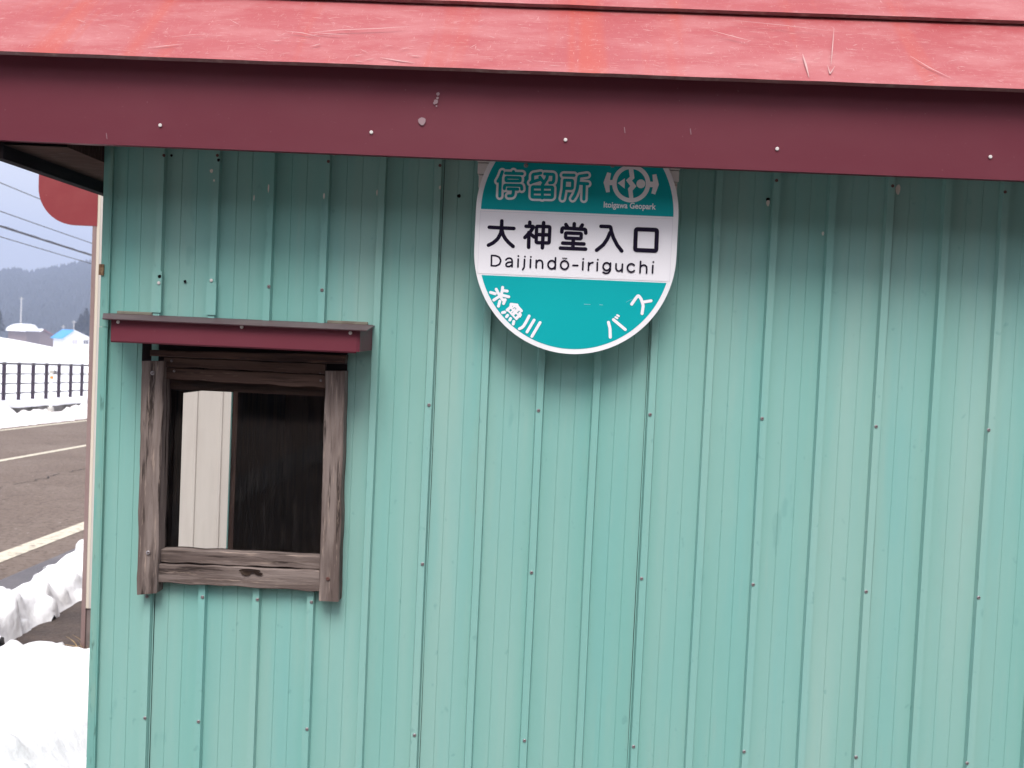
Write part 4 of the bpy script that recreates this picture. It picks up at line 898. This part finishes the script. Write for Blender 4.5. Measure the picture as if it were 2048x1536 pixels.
# ================================================================== HOUSES, POLES, TREES FAR OFF
def house_axes(px, py, dist): return D(px, py, dist)
def gable(name, pxl, pxr, y_eave, y_ridge, y_base, dist, depth, label, wallm, roofm, roofm2, ridge_t=0.5, wins=(), rot=0.0):
    """gable end faces us between pxl and pxr"""
    a, c = D(pxl, y_base, dist), D(pxr, y_base, dist); zb = min(a.z, c.z)-5.0
    ux = Vector((c.x-a.x, c.y-a.y, 0)); ux.normalize(); ux = ux*math.cos(rot)+Vector((-ux.y, ux.x, 0))*math.sin(rot); uy = Vector((-ux.y, ux.x, 0)); o = Vector((a.x, a.y, 0)); dr = ray(pxr, y_base); W = (dr.x*(o.y-CAM.y)-dr.y*(o.x-CAM.x))/(ux.x*dr.y-ux.y*dr.x); ze = (D(pxl, y_eave, dist).z+D(pxr, y_eave+(pxr-pxl)*0.045, dist).z)/2; zr = D((pxl+pxr)/2, y_ridge, dist).z
    t = thing(name, (o.x, o.y, zb), label, 'house')
    pt = lambda u, v_, z: o+ux*u+uy*v_+Vector((0, 0, z))
    rx = W*ridge_t; b = MB()
    f_, k_ = [pt(0, 0, zb), pt(W, 0, zb), pt(W, 0, ze), pt(rx, 0, zr), pt(0, 0, ze)], [pt(0, depth, zb), pt(W, depth, zb), pt(W, depth, ze), pt(rx, depth, zr), pt(0, depth, ze)]
    b.add(f_+k_, [(0, 1, 2, 3, 4), (9, 8, 7, 6, 5), (1, 6, 7, 2), (5, 0, 4, 9)]); b.build('wall', wallm, t)
    for (u0, z0, u1, z1, m) in ((rx, zr, -0.6, ze-0.6*(zr-ze)/max(rx, .1), roofm), (rx, zr, W+0.6, ze-0.6*(zr-ze)/max(W-rx, .1), roofm2)):
        b = MB(); th = 0.18; ps = [pt(u0, -0.5, z0+.02), pt(u1, -0.5, z1+.02), pt(u1, depth+.5, z1+.02), pt(u0, depth+.5, z0+.02)]
        b.add(ps+[p+Vector((0, 0, th)) for p in ps], [(0, 1, 2, 3), (7, 6, 5, 4), (0, 4, 5, 1), (1, 5, 6, 2), (2, 6, 7, 3), (3, 7, 4, 0)]); b.build('roof', m, t)
    for (x0, y0, x1, y1, m) in wins:
        p, q = D(x0, y0, dist), D(x1, y1, dist); u0, u1 = [W*(xx-pxl)/(pxr-pxl) for xx in (x0, x1)]; b = MB()
        zz0, zz1 = q.z, p.z; ps = [pt(u0, -0.05, zz0), pt(u1, -0.05, zz0), pt(u1, -0.05, zz1), pt(u0, -0.05, zz1)]; bs_ = [x_+uy*0.04 for x_ in ps]
        b.add(ps+bs_, [(0, 1, 2, 3), (0, 4, 5, 1), (1, 5, 6, 2), (2, 6, 7, 3), (3, 7, 4, 0)]); wo_ = b.build('window', m, t)
        for uu in (u0, (u0+u1)/2, u1): b = MB(); b.obox(pt(uu, -0.07, (zz0+zz1)/2), ux*0.05, uy*0.02, Vector((0, 0, (zz1-zz0)/2))); b.build('mullion', M['housewhite'], wo_)
    return t, pt
HD1 = 270
t, pt = gable('house', 127, 179, 674.5, 661.5, 700, HD1, 7.5, 'white house with a bright blue roof slope beyond the snowy field', M['housewhite'], M['blue'], M['snow_far'], 0.36, ((143.5, 679.5, 154, 688.5, M['palewin']), (166, 680.5, 176, 688.5, M['darkwin'])), 0.78)
t, pt = gable('house', 66, 112, 673, 659.5, 690, HD1*1.08, 7, 'brown walled house with snow on its dull red roof, beside the blue roofed house', M['brownwall'], M['snow_far'], M['redroof_far'], 0.42, (), 0.72)
b = MB(); zr_ = 0
HK = 2.75; HDI = 100*HK
t2 = thing('hut', D(33, 664, HDI), 'small hut under a thick cushion of snow, beyond the field', 'hut')
p, q = D(14, 661, HDI), D(54, 663, HDI); ux = (q-p); ux.z = 0; W = ux.length; ux.normalize(); uy = Vector((-ux.y, ux.x, 0)); zz = D(33, 661.5, HDI).z
b = MB(); b.obox(p+ux*W/2+uy*1.5*HK+Vector((0, 0, zz-p.z-2.5)), ux*W*0.46, uy*1.4*HK, Vector((0, 0, 2.5))); b.build('wall', M['brownwall'], t2)
b = MB(); rows = []
for i in range(17):
    u = i/16; hh = HK*0.72*min(1, (min(u, 1-u)*6))**0.5*(0.78+0.22*math.sin(math.pi*u))
    c_ = p+ux*W*u; rows.append([Vector((c_.x, c_.y, zz-HK*(0.02+0.07*abs(noise.noise((i*1.3, 2, 2))))))-uy*0.25*HK, Vector((c_.x, c_.y, zz+hh*0.7))-uy*0.3*HK, Vector((c_.x, c_.y, zz+hh))+uy*0.6*HK, Vector((c_.x, c_.y, zz+hh))+uy*2.4*HK, Vector((c_.x, c_.y, zz))+uy*3.2*HK])
for a, c_ in zip(rows, rows[1:]):
    for i in range(4): b.quad(a[i], c_[i], c_[i+1], a[i+1])
b.build('snow_roof', M['snow_far'], t2, smooth=True)
for px, yt, yb, dist, r, lab in ((43, 594, 664, 290, 0.22, 'tall grey utility pole behind the snow capped hut'), (148, 641, 672, 300, 0.16, 'short grey utility pole in front of the dark conifers'), (127, 650, 668, 300, 0.14, 'small pale utility pole above the blue roof')):
    tp, bp_ = D(px, yt, dist), D(px-1.5, yb+12, dist)
    t3 = thing('utility_pole', bp_, lab, 'utility pole', 'far utility poles')
    b = MB(); b.tube([Vector((tp.x, tp.y, bp_.z)), tp], [r*1.2, r*0.8], 8); b.build('pole', M['pole'], t3)
    b = MB(); b.obox(tp-Vector((0, 0, 0.5)), rt0*0.7, Vector((0, .08, 0)), Vector((0, 0, .08))); b.build('crossarm', M['pole'], t3)
rs = random.Random(21)
def tree(px, ytop, ybase, dist, label, spread=0.24):
    tp, bp_ = D(px, ytop, dist), D(px, ybase, dist); h = tp.z-bp_.z
    t4 = thing('conifer', (bp_.x, bp_.y, bp_.z), label, 'tree', 'dark conifers beyond the field')
    b = MB(); b.tube([bp_, bp_+Vector((0, 0, h*0.9))], [h*0.03, h*0.006], 6); b.build('trunk', M['bark'], t4)
    b = MB()
    for _ in range(420):
        t_ = rs.random()**0.8; z = h*(0.08+0.92*t_); rad = h*spread*(1-t_)**0.8*(0.35+0.65*rs.random())+0.02; a = rs.random()*6.283
        c_ = bp_+Vector((math.cos(a)*rad, math.sin(a)*rad, z)); o_ = Vector((math.cos(a), math.sin(a), -0.45)); sd2 = Vector((-math.sin(a), math.cos(a), 0)); s_ = h*0.055*(0.6+0.8*rs.random())
        b.poly([c_-sd2*s_*0.6, c_+o_*s_*1.5, c_+sd2*s_*0.6, c_-o_*s_+Vector((0, 0, s_*0.5))])
    b.build('crown', M['conifer'], t4)
tree(-4, 618, 668, 290, 'dark conifer at the left edge behind the snow field', 0.30)
for px, yt, yb, lab in ((171, 619, 690, 'tallest dark conifer behind the white house'), (160, 630, 690, 'dark conifer left of the tallest one behind the white house'), (181, 627, 690, 'dark conifer right of the tallest one behind the white house'), (151, 645, 690, 'small dark conifer at the left end of the group behind the white house')):
    tree(px, yt, yb, 320, lab, 0.26)

# ================================================================== AIR
hz = MB(); hz.box((-1500, -150, -60), (1300, 1700, 160))
m = bpy.data.materials.new('haze'); m.use_nodes = True; n = m.node_tree; n.nodes.clear()
o = n.nodes.new('ShaderNodeOutputMaterial'); pv = n.nodes.new('ShaderNodeVolumePrincipled')
pv.inputs['Color'].default_value = (0.60, 0.71, 1.0, 1); pv.inputs['Density'].default_value = 0.0010; pv.inputs['Anisotropy'].default_value = 0.0
n.links.new(pv.outputs[0], o.inputs['Volume'])
tag(hz.build('haze', m), 'cold winter haze over the valley', None, None, 'stuff')
